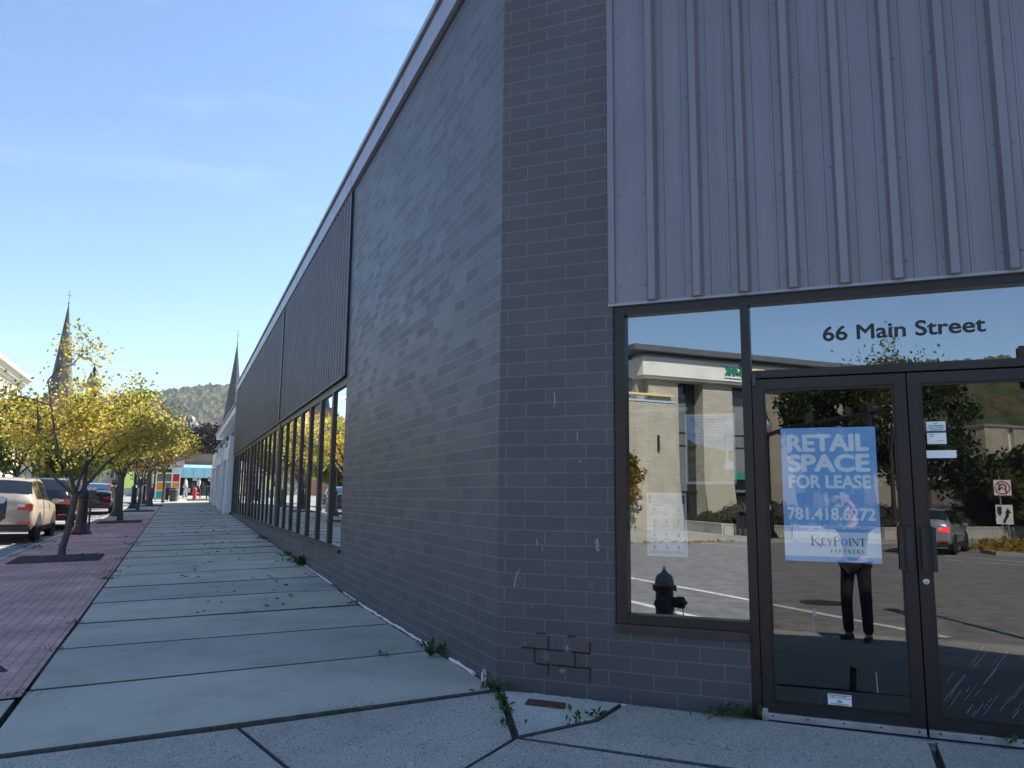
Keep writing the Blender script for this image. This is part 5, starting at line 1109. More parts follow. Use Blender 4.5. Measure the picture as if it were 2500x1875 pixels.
# orange arrow sign
t = thing('arrow_sign', 'orange sign with a black arrow on a grey post among the street trees', 'road sign', (-4.05, 43.3, SW(-4.05, 43.3)))
mb = MB(); mb.tube([(0, 0, -.1), (0, 0, 3.2)], .03, 8); mb.build('post', M['galv'], t)
mb = MB(); mb.box(-.42, .36, -.04, -.03, 2.05, 2.42); pl = mb.build('sign_panel', M['sign_orange'], t); mb = MB(); mb.prism([(-.30, -.041, 2.20), (.05, -.041, 2.20), (.05, -.041, 2.12), (.25, -.041, 2.235), (.05, -.041, 2.35), (.05, -.041, 2.27), (-.30, -.041, 2.27)], (0, -.003, 0)); mb.build('arrow', M['sign_black'], pl)
mb = MB(); mb.prism([(.25, -.04, 2.75), (.58, -.04, 2.95), (.25, -.04, 3.15), (-.08, -.04, 2.95)], (0, .01, 0)); mb.build('upper_panel', M['sign_orange'], t)
# bus shelter with coloured panels
t = thing('bus_shelter', 'white framed bus shelter with red, orange and teal panels in the sun', 'bus shelter', (-2.95, 57.0, SW(-3, 57)))
mb = MB()
for x in (-.78, -.26, .26, .78): mb.box(x - .04, x + .04, -.04, .04, 0, 2.35)
for z in (.10, .72, 1.34, 1.96, 2.32): mb.box(-.78, .78, -.038, .038, z - .035, z + .035)
for y in (1.4, 2.8):
    for x in (-.78, .78): mb.box(x - .04, x + .04, y - .04, y + .04, 0, 2.6)
mb.build('frame', M['white_paint'], t)
mb = MB(); mb.prism([(-1.0, -.3, 2.38), (1.0, -.3, 2.38), (1.0, -.3, 2.95), (-.75, -.3, 2.62)], (0, 3.4, 0)); mb.build('roof', M['white_grey'], t)
for i, j, mk in ((2, 2, 'panel_red'), (0, 1, 'panel_orange'), (2, 1, 'panel_orange'), (0, 0, 'panel_teal'), (1, 2, 'grey_glass'), (0, 2, 'grey_glass'), (1, 1, 'grey_glass')):
    mb = MB(); mb.box(-.735 + .52 * i, -.305 + .52 * i, -.012, .012, .76 - .62 + .62 * j, .69 + .62 * j - .01); mb.build('panel', M[mk], t)
t = thing('litter_bin', 'round dark grey litter bin in front of the bus shelter, the right one of two', 'bin', (-2.5, 54.7, SW(-2.5, 54.7)), 0, 'bins by the bus shelter')
mb = MB(); mb.lathe([(.25, 0), (.28, .5), (.28, .92), (.24, .95), (.22, .93)], (0, 0, 0), 20); mb.build('drum', M['bin'], t, True); mb = MB(); mb.lathe([(.285, .80), (.285, .84)], (0, 0, 0), 20); mb.build('hoop', M['steel_dull'], t)
t = thing('litter_bin', 'slim black litter bin in front of the bus shelter, the left one of two', 'bin', (-3.0, 55.0, SW(-3, 55)), 0, 'bins by the bus shelter')
mb = MB(); mb.box(-.2, .2, -.2, .2, .1, .95); mb.build('box', M['lamp_black'], t, bevel=.03); mb = MB(); mb.box(-.17, -.1, -.17, .17, 0, .1); mb.box(.1, .17, -.17, .17, 0, .1); mb.build('feet', M['white_grey'], t)

# ================================================================== BUILDINGS BEYOND
# white gabled shop row after the dark building
o0 = Vector((0, YE, SW(0, YE))); t = thing('white_shop', 'white painted shop row with square pillars and pale blue slanted fins beyond the dark building', 'building', o0)
F = lambda u, d, z: (-d, u - o0.y, z - o0.z)
mb = MB(F); mb.ubox(32.05, 52, -9, -.62, .2, 5.3); mb.build('wall', M['siding'], t)
for a in (32.1, 36.0, 38.6, 44.0, 50.2):
    mb = MB(F); mb.ubox(a, a + .62, -.35, .27, .2, 2.95); mb.ubox(a - .05, a + .67, -.35, .31, .2, 1.15); mb.build('pillar', M['white_paint'], t, bevel=.01)
mb = MB(F)
for a, b in ((32.08, 36.7), (38.5, 44.7), (46, 51.9)): mb.ubox(a, b, -.62, .24, 2.951, 3.35); mb.ubox(a, b, -.62, .20, 3.351, 3.95)
mb.build('beam', M['white_paint'], t)
mb = MB(F); mb.ubox(32.08, 52, -.62, -.1, 3.951, 4.0); mb.build('canopy', M['white_grey'], t)
mb = MB(F)
for k in range(9): mb.ubox(32.1, 51.9, -.62, -.60 + .0, 4.05 + .13 * k, 4.05 + .13 * k + .012)
mb.build('siding_joints', M['slate'], t)
for a in (32.9, 38.6, 44.3):
    mb = MB(F); mb.prism([(a, .22, 3.96), (a, .36, 3.96), (a, -.30, 5.0), (a, -.55, 5.0)], (1., 0, 0)); mb.build('slanted_fin', M['blue_fin'], t); mb = MB(F); mb.ubox(a + .1, a + .9, .10, .30, 3.80, 3.955); mb.build('fin_foot', M['slate'], t)
mb = MB(F); mb.prism([(32.02, .05, 5.02), (32.02, -.62, 5.02), (32.02, -.62, 5.4), (32.02, .05, 5.32)], (20, 0, 0)); ev = mb.build('eave', M['white_paint'], t)
mb = MB(F); mb.prism([(31.98, .12, 5.325), (31.98, -6, 7.2), (31.98, -6, 7.26), (31.98, .12, 5.40)], (20.1, 0, 0)); mb.build('roof', M['steel_dull'], t)
mb = MB(F); mb.ubox(33.0, 35.9, .201, .215, 3.40, 3.90); sg = mb.build('sign_board', M['paper'], t); mb = MB(F)
mb.T = lambda u, d, z: (-d, (68.9 - u) - o0.y, z - o0.z)
add_text(mb, 'illstip', 33.4, 35.5, 3.46, 3.86, .216, .004, bold=.05); mb.build('sign_letters', M['blue_sign'], sg)
mb = MB(F); mb.ubox(39.4, 43.6, .201, .215, 3.40, 3.90); mb.build('blank_sign_board', M['white_grey'], t)
mb = MB(F)
for a in (32.75, 36.7, 39.3, 44.7): mb.ubox(a, a + (3.2 if a > 40 else 1.8 if a == 36.7 else 3.2), -.62, -.59, .6, 2.9)
mb.build('shop_window', M['dark_glass'], t)
# kiosk with teal awning and brown brick upper wall
kb = Vector((-2.9, 80.5, RD(0, 80) + .1)); t = thing('brick_kiosk', 'low brown brick building with a teal metal awning at the end of the walk', 'building', kb)
mb = MB(); mb.box(.0, 9, 0, 8, 2.6, 4.25); 
for fc in range(1): pass
mb = MB(lambda u, d, z: (u, -d, z)); mb.ubox(.0, 9, -8, 0, 1.85, 4.2); mb.build('brick_wall', M['brown_brick'], t)
mb = MB(); mb.box(-.05, 9.05, -.05, 8, 4.201, 4.3); mb.build('coping', M['dark_trim'], t)
mb = MB(); mb.prism([(.02, -.02, 3.15), (.02, -2.2, 2.75), (.02, -2.6, 1.75), (.02, -.02, 1.75)], (8.9, 0, 0)); aw = mb.build('awning', M['teal'], t)
mb = MB()
for k in range(1, 9): mb.prism([(.02 + k, -.03, 3.155), (.02 + k, -2.21, 2.755), (.02 + k, -2.61, 1.752), (.02 + k, -2.55, 1.76), (.02 + k, -2.18, 2.70), (.02 + k, -.03, 3.1)], (.03, 0, 0))
mb.build('awning_seams', M['blue_fin'], aw)
mb = MB(); mb.box(.05, 9, -.6, 0, -.9, 1.849); mb.build('shop_front', M['interior'], t)
mb = MB(); mb.box(1.2, 1.28, -.66, -.601, -.9, 1.4); mb.box(2.1, 2.18, -.66, -.601, -.9, 1.4); mb.box(1.281, 2.099, -.66, -.601, 1.32, 1.4); dr = mb.build('door', M['bronze'], t); mb = MB(); mb.box(1.281, 2.099, -.64, -.61, -.85, 1.319); mb.build('pane', M['dark_glass'], dr)
mb = MB(); mb.box(1.9, 2.35, -.63, -.602, 1.5, 1.82); mb.build('notice', M['paper'], t); mb = MB(); mb.box(1.45, 1.75, -.665, -.642, .3, .75); mb.build('door_notice', M['paper'], dr)
for k in (0, 1, 2): 
    mb = MB(); mb.box(2.6 + 2 * k, 4.3 + 2 * k, -.64, -.602, -.3, 1.4); mb.build('window', M['dark_glass'], t)
mb = MB(); mb.box(.06, .16, -2.5, -2.4, -.9, 1.75); mb.build('post', M['dark_trim'], t)
# lawn bank, low wall and side street apron at the end
mb = MB(); mb.prism([(-8, 86, RD(0, 86)), (-2.2, 86, RD(0, 86)), (-2.2, 100, RD(0, 100) + 2.4), (-8, 100, RD(0, 100) + 2.4)], (0, 0, .2)); struct(mb.build('lawn', M['lawn']))
mb = MB(); mb.box(-8, -2.9, 84.5, 84.9, RD(0, 84) - .1, RD(0, 84) + .75); tag(mb.build('low_wall', M['stone']), 'low cream wall in front of the lawn at the end of the walk', 'wall')
mb = MB(); mb.prism([(-5.2, 54, SW(-3, 54) + .012), (2, 54, SW(-3, 54) + .012), (2, 58.5, SW(-3, 58) + .012), (-5.2, 66, SW(-3, 66) + .012)], (0, 0, -.02)); struct(mb.build('sunny_pavement', M['sunwalk']))
mb = MB(); mb.prism([(-4.9, 58.5, SW(-3, 58) + .006), (40, 58.5, SW(-3, 58) + .006), (40, 66, SW(-3, 66) + .006), (-4.9, 66, SW(-3, 66) + .006)], (0, 0, -.02)); struct(mb.build('side_street', M['asphalt']))
mb = MB(); mb.prism([(-4.9, 66.1, SW(-3, 66) + .02), (40, 66.1, SW(-3, 66) + .02), (40, 84, SW(-3, 80) + .02), (-4.9, 84, SW(-3, 80) + .02)], (0, 0, -.04)); struct(mb.build('far_pavement', M['sunwalk']))
# spires
def spire(name, label, x, y, z_tip, half, z_base, tower_w, mat, lean=None, cross=True, rot=.3, openings=True):
    t = thing(name, label, 'church spire', (x, y, 0), rot); mb = MB(); n = 8
    mb.lathe([(half, z_base), (half * .5, (z_base + z_tip) / 2), (.06, z_tip)], (0, 0, 0), n); mb.build('spire_roof', mat, t)
    mb = MB(); mb.box(-tower_w, tower_w, -tower_w, tower_w, 0, z_base - .6); mb.build('tower', M['brownstone'], t)
    mb = MB(); mb.box(-tower_w * 1.1, tower_w * 1.1, -tower_w * 1.1, tower_w * 1.1, z_base - .599, z_base + .0); mb.build('cornice', M['slate'], t)
    for sx, sy in ((0, -1), (1, 0)) if openings else ():
        mb = MB(); w = tower_w * .4; a = tower_w + .02
        q = (-w, w, -a - .05, -a) if sy else (a, a + .05, -w, w); mb.box(*q, z_base - 6, z_base - 2); mb.build('belfry_opening', M['interior'], t)
    if cross:
        mb = MB(); h = (z_tip - z_base) * .16; mb.tube([(0, 0, z_tip - .3), (0, 0, z_tip + h)], .045, 6); mb.tube([(-h * .16, 0, z_tip + h * .6), (h * .16, 0, z_tip + h * .6)], .04, 6); mb.lathe([(.05, 0), (.2, .2), (.05, .4)], (0, 0, z_tip), 8); mb.build('finial_cross', M['slate'], t)
    return t
TALL = spire('church_spire', 'tall dark church spire with a cross, left, above the street trees', -23.85, 162.2, 36.9, 2.1, 19.5, 2.2, M['rust_slate'], rot=0., openings=False)
spire('church_spire', 'dark green-grey church spire rising behind the white shop roof', 7.4, 172, 33.6, 2.25, 15.0, 2.6, M['rust_slate'], rot=.1)
spire('church_spire', 'small distant grey spire seen through the street tree crowns', -15.3, 215, 27.5, 1.5, 14.5, 1.6, M['brownstone'], cross=False)
# domed tower
t = thing('domed_tower', 'brownstone tower with a ribbed dark dome and pale lit panel, before the hill', 'tower', (-.75, 232, 0), rad(24))
mb = MB(); mb.box(-2.3, 2.3, -2.3, 2.3, 0, 18.9); mb.build('tower', M['brownstone'], t)
mb = MB(); mb.box(-2.85, 2.85, -2.85, 2.85, 18.9, 19.35); mb.build('cornice', M['rust_slate'], t)
mb = MB(); mb.lathe([(2.35, 19.35), (2.05, 19.6), (1.95, 21.0), (1.95, 21.3), (1.72, 22.1), (1.1, 22.8), (.45, 23.2), (.2, 23.35)], (0, 0, 0), 8); mb.build('dome', M['slate'], t)
mb = MB(); mb.tube([(0, 0, 23.2), (0, 0, 24.0)], .09, 6); mb.lathe([(.05, 0), (.22, .18), (.05, .36)], (0, 0, 23.3), 8); mb.build('finial', M['slate'], t)
for a in range(4):
    ca, sa = math.cos(a * 1.5708), math.sin(a * 1.5708); mb = MB(lambda u, d, z: (u * ca - d * sa, u * sa + d * ca, z)); mb.box(-.55, .55, -2.25, -1.7, 19.5, 20.7); mb.prism([(-.7, -2.3, 20.7), (.7, -2.3, 20.7), (0, -2.3, 21.3)], (0, .8, 0)); dm = mb.build('dormer', M['stone_grey'], t)
    mb = MB(lambda u, d, z: (u * ca - d * sa, u * sa + d * ca, z)); mb.box(-.3, .3, -2.28, -2.252, 19.65, 20.6); mb.build('opening', M['interior'], dm)
    mb = MB(lambda u, d, z: (u * ca - d * sa, u * sa + d * ca, z)); 
    for k in (-1, 0, 1): mb.box(k * .9 - .2, k * .9 + .2, -2.33, -2.301, 15.8, 18.0)
    mb.build('belfry_slots', M['interior'], t)
# cream civic building far left
t = thing('cream_civic_building', 'large cream stone building with a deep cornice and tall paired windows at the left edge', 'building', (-28, 149, RD(0, 149)))
F = lambda u, d, z: (d, u, z)
mb = MB(F); mb.ubox(-60, .0, -25, 0, 0, 18.3); mb.build('wall', M['stone'], t)
mb = MB(F); mb.ubox(-60.5, .9, -25, .9, 18.3, 18.75); mb.ubox(-61, 1.4, -25, 1.5, 18.751, 19.3); mb.ubox(-60.3, .4, -25, .4, 17.6, 18.299); mb.build('cornice', M['stone_grey'], t)
mb = MB(F); mb.ubox(-60.8, 1.2, -25, 1.2, 19.301, 19.8); mb.build('roof_edge', M['steel_dull'], t)
mb = MB(F)
for k in range(60): mb.ubox(-60 + k, -59.55 + k, .401, .85, 17.95, 18.29)
mb.build('dentils', M['stone_grey'], t)
mb = MB(F); mb.ubox(-60.2, .3, 0, .25, 12.2, 12.6); mb.build('string_course', M['stone_grey'], t)
for k in range(12):
    for z0, z1 in ((13.2, 17.0), (8.0, 11.6), (3.0, 6.6)):
        mb = MB(F)
        for e in (0, 1.15): mb.ubox(-57 + 4.7 * k + e, -56.2 + 4.7 * k + e, -.0, .03, z0, z1)
        mb.build('window', M['grey_glass'], t)
# the tall spire stands on a red brick tower with a white arched louvre, which the street windows mirror
t = TALL; zb = 19.5
F = lambda u, d, z: (u, -d, z)
mb = MB(F); mb.ubox(-2.4, 2.4, -2.4, 2.4, 0, zb - .6); mb.T = lambda u, d, z: (2.4 + d, u, z); mb.ubox(-2.4, 2.4, -.1, .02, 0, zb - .6); mb.build('brick_wall', M['red_brick'], t)
mb = MB(); mb.box(-2.7, 2.7, -2.7, 2.7, 10, 10.6); mb.build('stone_band', M['white_paint'], t)
mb = MB(); mb.prism([(2.43, -1.4, 11.5), (2.43, 1.4, 11.5), (2.43, 1.4, 15.5), (2.43, .8, 16.7), (2.43, 0, 17.1), (2.43, -.8, 16.7), (2.43, -1.4, 15.5)], (.2, 0, 0)); mb.prism([(-1.4, -2.43, 11.5), (1.4, -2.43, 11.5), (1.4, -2.43, 15.5), (.8, -2.43, 16.7), (0, -2.43, 17.1), (-.8, -2.43, 16.7), (-1.4, -2.43, 15.5)], (0, -.2, 0)); lv = mb.build('louvre', M['white_paint'], t)
mb = MB()
for k in range(9): mb.box(-1.1, 1.1, -2.66, -2.631, 11.8 + .5 * k, 12 + .5 * k); mb.box(2.631, 2.66, -1.1, 1.1, 11.8 + .5 * k, 12 + .5 * k)
mb.build('slats', M['slate'], lv)

# ================================================================== ACROSS THE JUNCTION (mirrored in the shop front)
t = thing('bank_building', 'cream brick bank with white fascia and green bank lettering, mirrored in the shop front', 'building', (-35, -23, -.46))
F = lambda u, d, z: (d, u + 23 - 0, z + .46)      # +X face; u is world y
G = lambda u, d, z: (u + 35, d, z + .46)          # +Y face; u is world x
mb = MB(F)
PI_ = [(-25.8, -23.7), (-29.9, -27.65), (-34.65, -32.35), (-39.2, -37.0), (-43.7, -41.6)]
for a, b in PI_:
    mb.ubox(a, b, -1.2, -.1, -.46, 8.6)
    mb.prism([(a - .02, -.099, -.46), (a + .0, -.099, 2.6), (b, -.099, 2.6), (b + .02, -.099, -.46), (b + .75, .5, -.46)] if False else [(a, -.1, 2.4), (a, .35, -.46), (a, -.1, -.46)], (b - a, 0, 0))
wl2 = mb; mb = MB(G); mb.ubox(-38.6, -35.6, -1.2, -.15, -.46, 8.6); mb.ubox(-46, -40.4, -1.2, -.15, -.46, 8.6)
i0 = len(wl2.v); wl2.T = None; wl2.v += mb.v; wl2.f += [tuple(i0 + k for k in f) for f in mb.f]; wl2.uv += mb.uv
mb = MB(F); mb.ubox(-25.35, -20.8, -.1, .25, -.46, 7.1); i0 = len(wl2.v); wl2.v += mb.v; wl2.f += [tuple(i0 + k for k in f) for f in mb.f]; wl2.uv += mb.uv
wl2.build('brick_pier', M['cream_brick'], t)
mb = MB(F); mb.ubox(-25.4, -20.7, -.1, .30, 7.101, 7.22); mb.build('block_coping', M['blue_fin'], t)
mb = MB(F); mb.ubox(-25.2, -20.7, -.1, .28, 7.50, 7.62); mb.build('lit_ledge', M['ledge'], t)  # sunlight on this ledge is put into its yellow colour
mb = MB(F); mb.ubox(-24.12, -24.0, .25, .36, 4.15, 5.1); mb.build('wall_sconce', M['dark_trim'], t)
mb = MB(F); mb.ubox(-44, -23.6, -1.6, -1.0, -.46, 8.6); mb.T = G; mb.ubox(-48, -35.6, -1.6, -1.05, -.46, 8.6); mb.build('dark_glazing', M['dark_glass'], t)
for (a, b) in ((-27.65, -25.8), (-32.35, -29.9), (-37, -34.65), (-41.6, -39.2)):
    mb = MB(F); mb.ubox(a + .75, b - .05, -1.0, -.9, 1.8, 7.9); wn = mb.build('window', M['grey_glass'], t)
    mb = MB(F); mb.ubox(a + .7, a + .76, -1.0, -.85, .5, 8.5)
    for z in (1.75, 4.6, 5.4): mb.ubox(a, b, -1.0, -.86, z, z + .07)
    mb.build('frame', M['bronze'], wn)
mb = MB(F); mb.ubox(-44.2, -23.012, -1.2, .42, 8.72, 9.86); mb.ubox(-44.2, -23.2, -1.2, .30, 8.58, 8.7199); mb.T = G; mb.ubox(-49, -35.001 + .40, -1.2, .0, 8.7205, 9.859); mb.build('fascia', M['stone_grey'], t)
mb = MB(F); mb.ubox(-44.2, -23.3, -1.4, -.05, 9.861, 10.12); mb.build('roof_wall', M['white_grey'], t)
mb = MB(); mb.prism([(.95, .9, 10.58), (.95, -21.6, 10.58), (-14, -21.6, 10.58), (-14, .9, 10.58)], (0, 0, .34)); mb.build('roof_edge', M['roof_dark'], t)
mb = MB(F); add_text(mb, 'B', -30.75, -30.02, 9.02, 9.92, .43, .10, bold=.05); add_text(mb, 'ANK', -29.98, -28.95, 9.08, 9.66, .43, .10, bold=.05); mb.build('letters', M['bank_green'], t)
mb = MB(F); mb.ubox(-34.5, -28.9, .425, .50, 8.93, 9.0); mb.ubox(-30.1, -28.9, .422, .44, 9.7, 9.76); mb.build('sign_rule', M['white_paint'], t)
mb = MB(F); mb.prism([(-31.9, .43, 9.4), (-31.2, .43, 9.3), (-30.95, .43, 9.55), (-31.25, .43, 9.85), (-31.7, .43, 9.8), (-32.1, .43, 9.65)], (0, .08, 0)); mb.build('emblem', M['ledge'], t)
mb = MB(F); mb.ubox(-32.4, -29.95, -.95, -.3, 2.6, 3.0); mb.build('drive_sign', M['bank_green'], t)
t = thing('brick_pillar', 'short red brick pillar beside the bank corner, next to the person in black', 'pillar', (-36.0, -22.95, -.46))
mb = MB(lambda u, d, z: (u, -d, z)); mb.ubox(-.36, .36, -.36, .36, 0, 1.0); mb.build('brickwork', M['red_brick'], t); mb = MB(); mb.box(-.42, .42, -.42, .42, 1.0, 1.1); mb.build('cap', M['stone_grey'], t)
t = thing('office_building', 'low cream brick building with narrow dark window slots, mirrored in the right door', 'building', (-37, -55.6, -.46))
F = lambda u, d, z: (d, u + 55.6, z + .46); G = lambda u, d, z: (u + 37, d, z + .46)
mb = MB(F)
for a, b in ((-58.2, -55.6), (-63, -58.9), (-68, -63.7), (-74, -68.7)): mb.ubox(a, b, -.8, 0, -.46, 7.2)
w3 = mb; mb = MB(G); mb.ubox(-38.9, -37.801, -.8, 0.0, -.46, 7.2); mb.ubox(-41.5, -39.7, -.8, 0, -.46, 7.2); i0 = len(w3.v); w3.T = None; w3.v += mb.v; w3.f += [tuple(i0 + k for k in f) for f in mb.f]; w3.uv += mb.uv
w3.build('brick_wall', M['cream_brick'], t)
mb = MB(F); mb.ubox(-75, -55.9, -4.0, -.5, -.46, 7.15); mb.build('dark_glazing', M['dark_glass'], t); mb = MB(F); mb.ubox(-74, -55.5, -4.5, .1, 7.2, 7.42); mb.build('roof_edge', M['steel_dull'], t)
mb = MB(F); mb.ubox(-58.9, -58.2, -.5, -.3, 4.6, 7.19); mb.ubox(-63.7, -63, -.5, -.3, 4.6, 7.19); mb.build('spandrel', M['stone_grey'], t)
t = thing('shop_building', 'low dark shop with large windows under the trees, mirrored behind the white SUV', 'building', (-33, -44.5, -.46))
mb = MB(); mb.box(-8, 0, -8, 0, 0, 3.1); mb.build('wall', M['brownstone'], t); mb = MB(); mb.box(-8.2, .5, -8.2, .4, 3.1, 3.4); mb.build('canopy', M['stone'], t)
for k in range(3): mb = MB(); mb.box(.0, .05, -7.6 + 2.5 * k, -5.5 + 2.5 * k, .6, 2.7); mb.build('window', M['grey_glass'], t)
# planter wall and clipped hedges before the bank
pw = [(-33.5, -25.2), (-32.3, -25.0), (-28.5, -24.1), (-25.4, -25.6), (-22.9, -28.6), (-22.6, -40)]
mb = MB()
for (a, b) in zip(pw[:-1], pw[1:]):
    d = Vector((b[0] - a[0], b[1] - a[1])); ln = d.length; d /= ln; fr = lambda u, dd, z, a=a, d=d: (a[0] + d.x * u + d.y * dd, a[1] + d.y * u - d.x * dd, z)
    q = MB(fr); q.ubox(0, ln, -.3, 0, -.6, .10); i0 = len(mb.v); mb.v += q.v; mb.f += [tuple(i0 + k for k in f) for f in q.f]; mb.uv += q.uv
tag(mb.build('planter_wall', M['planter']), 'low fluted concrete planter wall below the hedges, mirrored in the shop front', 'wall')
def hedge(label, pts, w, h, z0, seed):
    rng = np.random.default_rng(seed); t = thing('hedge', label, 'hedge', (pts[0][0], pts[0][1], z0), 0, 'clipped hedges before the bank'); P = []
    o = np.array([pts[0][0], pts[0][1], 0]); mb = MB()
    for (a, b) in zip(pts[:-1], pts[1:]):
        k = max(2, int(math.hypot(b[0] - a[0], b[1] - a[1]) / .8))
        for i in range(k):
            c = np.array([a[0] + (b[0] - a[0]) * (i + .5) / k, a[1] + (b[1] - a[1]) * (i + .5) / k, 0]) - o; hh = h * rng.uniform(.8, 1.1); u = rng.normal(0, 1, (420, 3)); u /= np.linalg.norm(u, axis=1)[:, None]; u[:, 2] = np.abs(u[:, 2])
            P.append(c + u * np.array([w * .62, w * .62, hh]) * rng.uniform(.82, 1.03, (420, 1)))
            mb.lathe([(w * .5, -.1), (w * .5, hh * .35), (w * .36, hh * .72), (w * .1, hh * .85)], tuple(c), 10)
    P = np.concatenate(P); mb.build('stems', M['bark_dark'], t, True); leaves('foliage', P, .10, rng.uniform(0, 1, len(P)), M['hedge'], t, rng, 1.2, 0)  # stems mesh: solid dark core filling the hedge under its leaves
hedge('higher clipped hedge mound in front of the bank pillars', [(-32.6, -27.6), (-28.6, -26.9), (-26.0, -29.4), (-25.2, -33), (-25.2, -40)], 2.2, 1.15, .0, 3)
hedge('lower clipped hedge just behind the planter wall', [(-33, -26.0), (-28.6, -25.1), (-25.9, -26.6), (-23.9, -29.3), (-23.6, -40)], 1.2, .58, .0, 4)
# trees on that side
for i, (x, y, H, R, h0, lm, n, lab) in enumerate([(-27.4, -30.2, 8.3, 3.3, .38, 'leaf_dark', 9000, 'dark leafy tree before the bank, mirrored in the left door'), (-25.4, -34.6, 9.0, 3.4, .42, 'leaf_dark', 9000, 'tallest dark tree with a sparse top, mirrored above the lease poster'), (-25.6, -41.5, 4.7, 3.0, .6, 'leaf_dark', 8000, 'dark tree with orange tints, mirrored between the two doors'),
        (-22.6, -37.6, 4.6, 2.5, .5, 'leaf_dark', 8000, 'dark green tree mirrored behind the road signs'), (-20.2, -39.8, 5.0, 2.4, .45, 'leaf_dark', 8000, 'dark tree at the right edge of the mirrored view'), (-34.3, -20.4, 4.9, 1.7, .75, 'leaf_autumn', 4200, 'small reddish tree at the bank corner, mirrored at the left of the left window')]):
    t = thing('junction_tree', lab, 'tree', (x, y, -.46), i * .9, 'trees across the junction'); lump_tree(t, 300 + i, H, R, H * .27, n, .17, (M['bark_dark'], M[lm]), 18, .16, h0, hv=.2)
t = thing('junction_tree', 'wispy young tree top with thin twigs above the bank roof line, mirrored under the address', 'tree', (-24.3, -31.2, -.46), .3, 'trees across the junction')
branch_tree(t, 81, 9.1, 4.4, .42, 3, .13, (M['bark_dark'], M['leaf_autumn']), 1000, .11, (.2, .1), 4, .5, .2, 1.05, .35)
rng = np.random.default_rng(18); yy = rng.uniform(-21, -10, 500); P = np.stack([-24.35 + rng.normal(0, .22, 500), yy, RD(0, -15) + .01 + np.abs(rng.normal(0, .015, 500))], 1)
tag(leaves('leaf_litter', P, .10, rng.uniform(.6, 1, 500), M['leaf_gold'], None, rng, 1.2, 0), 'orange leaf litter along the far kerb', 'leaf litter', kind='stuff')
# traffic island with keep-left and no U-turn signs
mb = MB(); pts = [(-16.2, -26.5), (-14.6, -25.2), (-13.4, -26.4), (-10, -34), (-11, -38), (-14, -38)]; mb.prism([(x, y, -.62) for x, y in pts], (0, 0, .17)); struct(mb.build('traffic_island', M['kerb']))
rng = np.random.default_rng(8); P = np.stack([rng.normal(-14.6, .9, 900), rng.normal(-27.4, .8, 900), -.44 + np.abs(rng.normal(0, .12, 900))], 1)
o = leaves('island_planting', P, .16, rng.uniform(.3, 1, 900), M['leaf_gold'], None, rng, 1.6, -.4); tag(o, 'yellow-green ground cover on the traffic island', 'plants', kind='stuff')
t = thing('road_sign', 'pair of white road signs on the traffic island, no U-turn above keep left', 'road sign', (-16.25, -28.1, -.46), rad(32))
ang = math.atan2(CAM.x + 16.25 - 0, 0)
fx, fy = (.72, .69)
t.rotation_euler = (0, 0, math.atan2(fx, -fy))          # sign face (-Y local) looks back to the corner
mb = MB(); mb.tube([(-.12, .03, -.1), (-.12, .03, 1.6)], .028, 6); mb.tube([(.10, .03, -.1), (.10, .03, 2.75)], .028, 6); mb.build('post', M['galv'], t)
mb = MB(); mb.box(-.30, .30, -.012, 0, .92, 1.68); p1 = mb.build('keep_left_panel', M['sign_white'], t, bevel=.004)
mb = MB(); arr = [(-.02, .98), (.08, .98), (.05, 1.10), (-.02, 1.22), (-.06, 1.36), (-.02, 1.36), (-.12, 1.56), (-.24, 1.36), (-.17, 1.36), (-.13, 1.2), (-.05, 1.08)]
mb.prism([(-x, -.014, z) for x, z in arr] if False else [(x, -.014, z) for x, z in arr], (0, -.003, 0)); mb.prism([(.08, -.014, 1.60), (.24, -.014, 1.60), (.24, -.014, 1.36), (.20, -.014, 1.26), (.15, -.014, 1.24), (.10, -.014, 1.34)], (0, -.003, 0)); mb.build('arrow_symbol', M['sign_black'], p1)
mb = MB(); mb.box(-.30, .30, -.012, 0, 2.05, 2.68); p2 = mb.build('no_u_turn_panel', M['sign_white'], t, bevel=.004)
mb = MB(); mb.tube([(-.11, -.016, 2.2), (-.11, -.016, 2.42), (-.07, -.016, 2.49), (0, -.016, 2.51), (.07, -.016, 2.49), (.11, -.016, 2.42), (.11, -.016, 2.34)], .026, 6); mb.prism([(.03, -.014, 2.36), (.19, -.014, 2.36), (.11, -.014, 2.21)], (0, -.003, 0)); mb.build('u_arrow', M['sign_black'], p2)
mb = MB(); k = 28; mb.tube([(.25 * math.cos(6.2832 * i / k), -.018, 2.365 + .25 * math.sin(6.2832 * i / k)) for i in range(k + 1)], .022, 5); mb.tube([(-.17, -.018, 2.19), (.17, -.018, 2.54)], .02, 5); mb.build('prohibition_ring', M['sign_red'], p2)
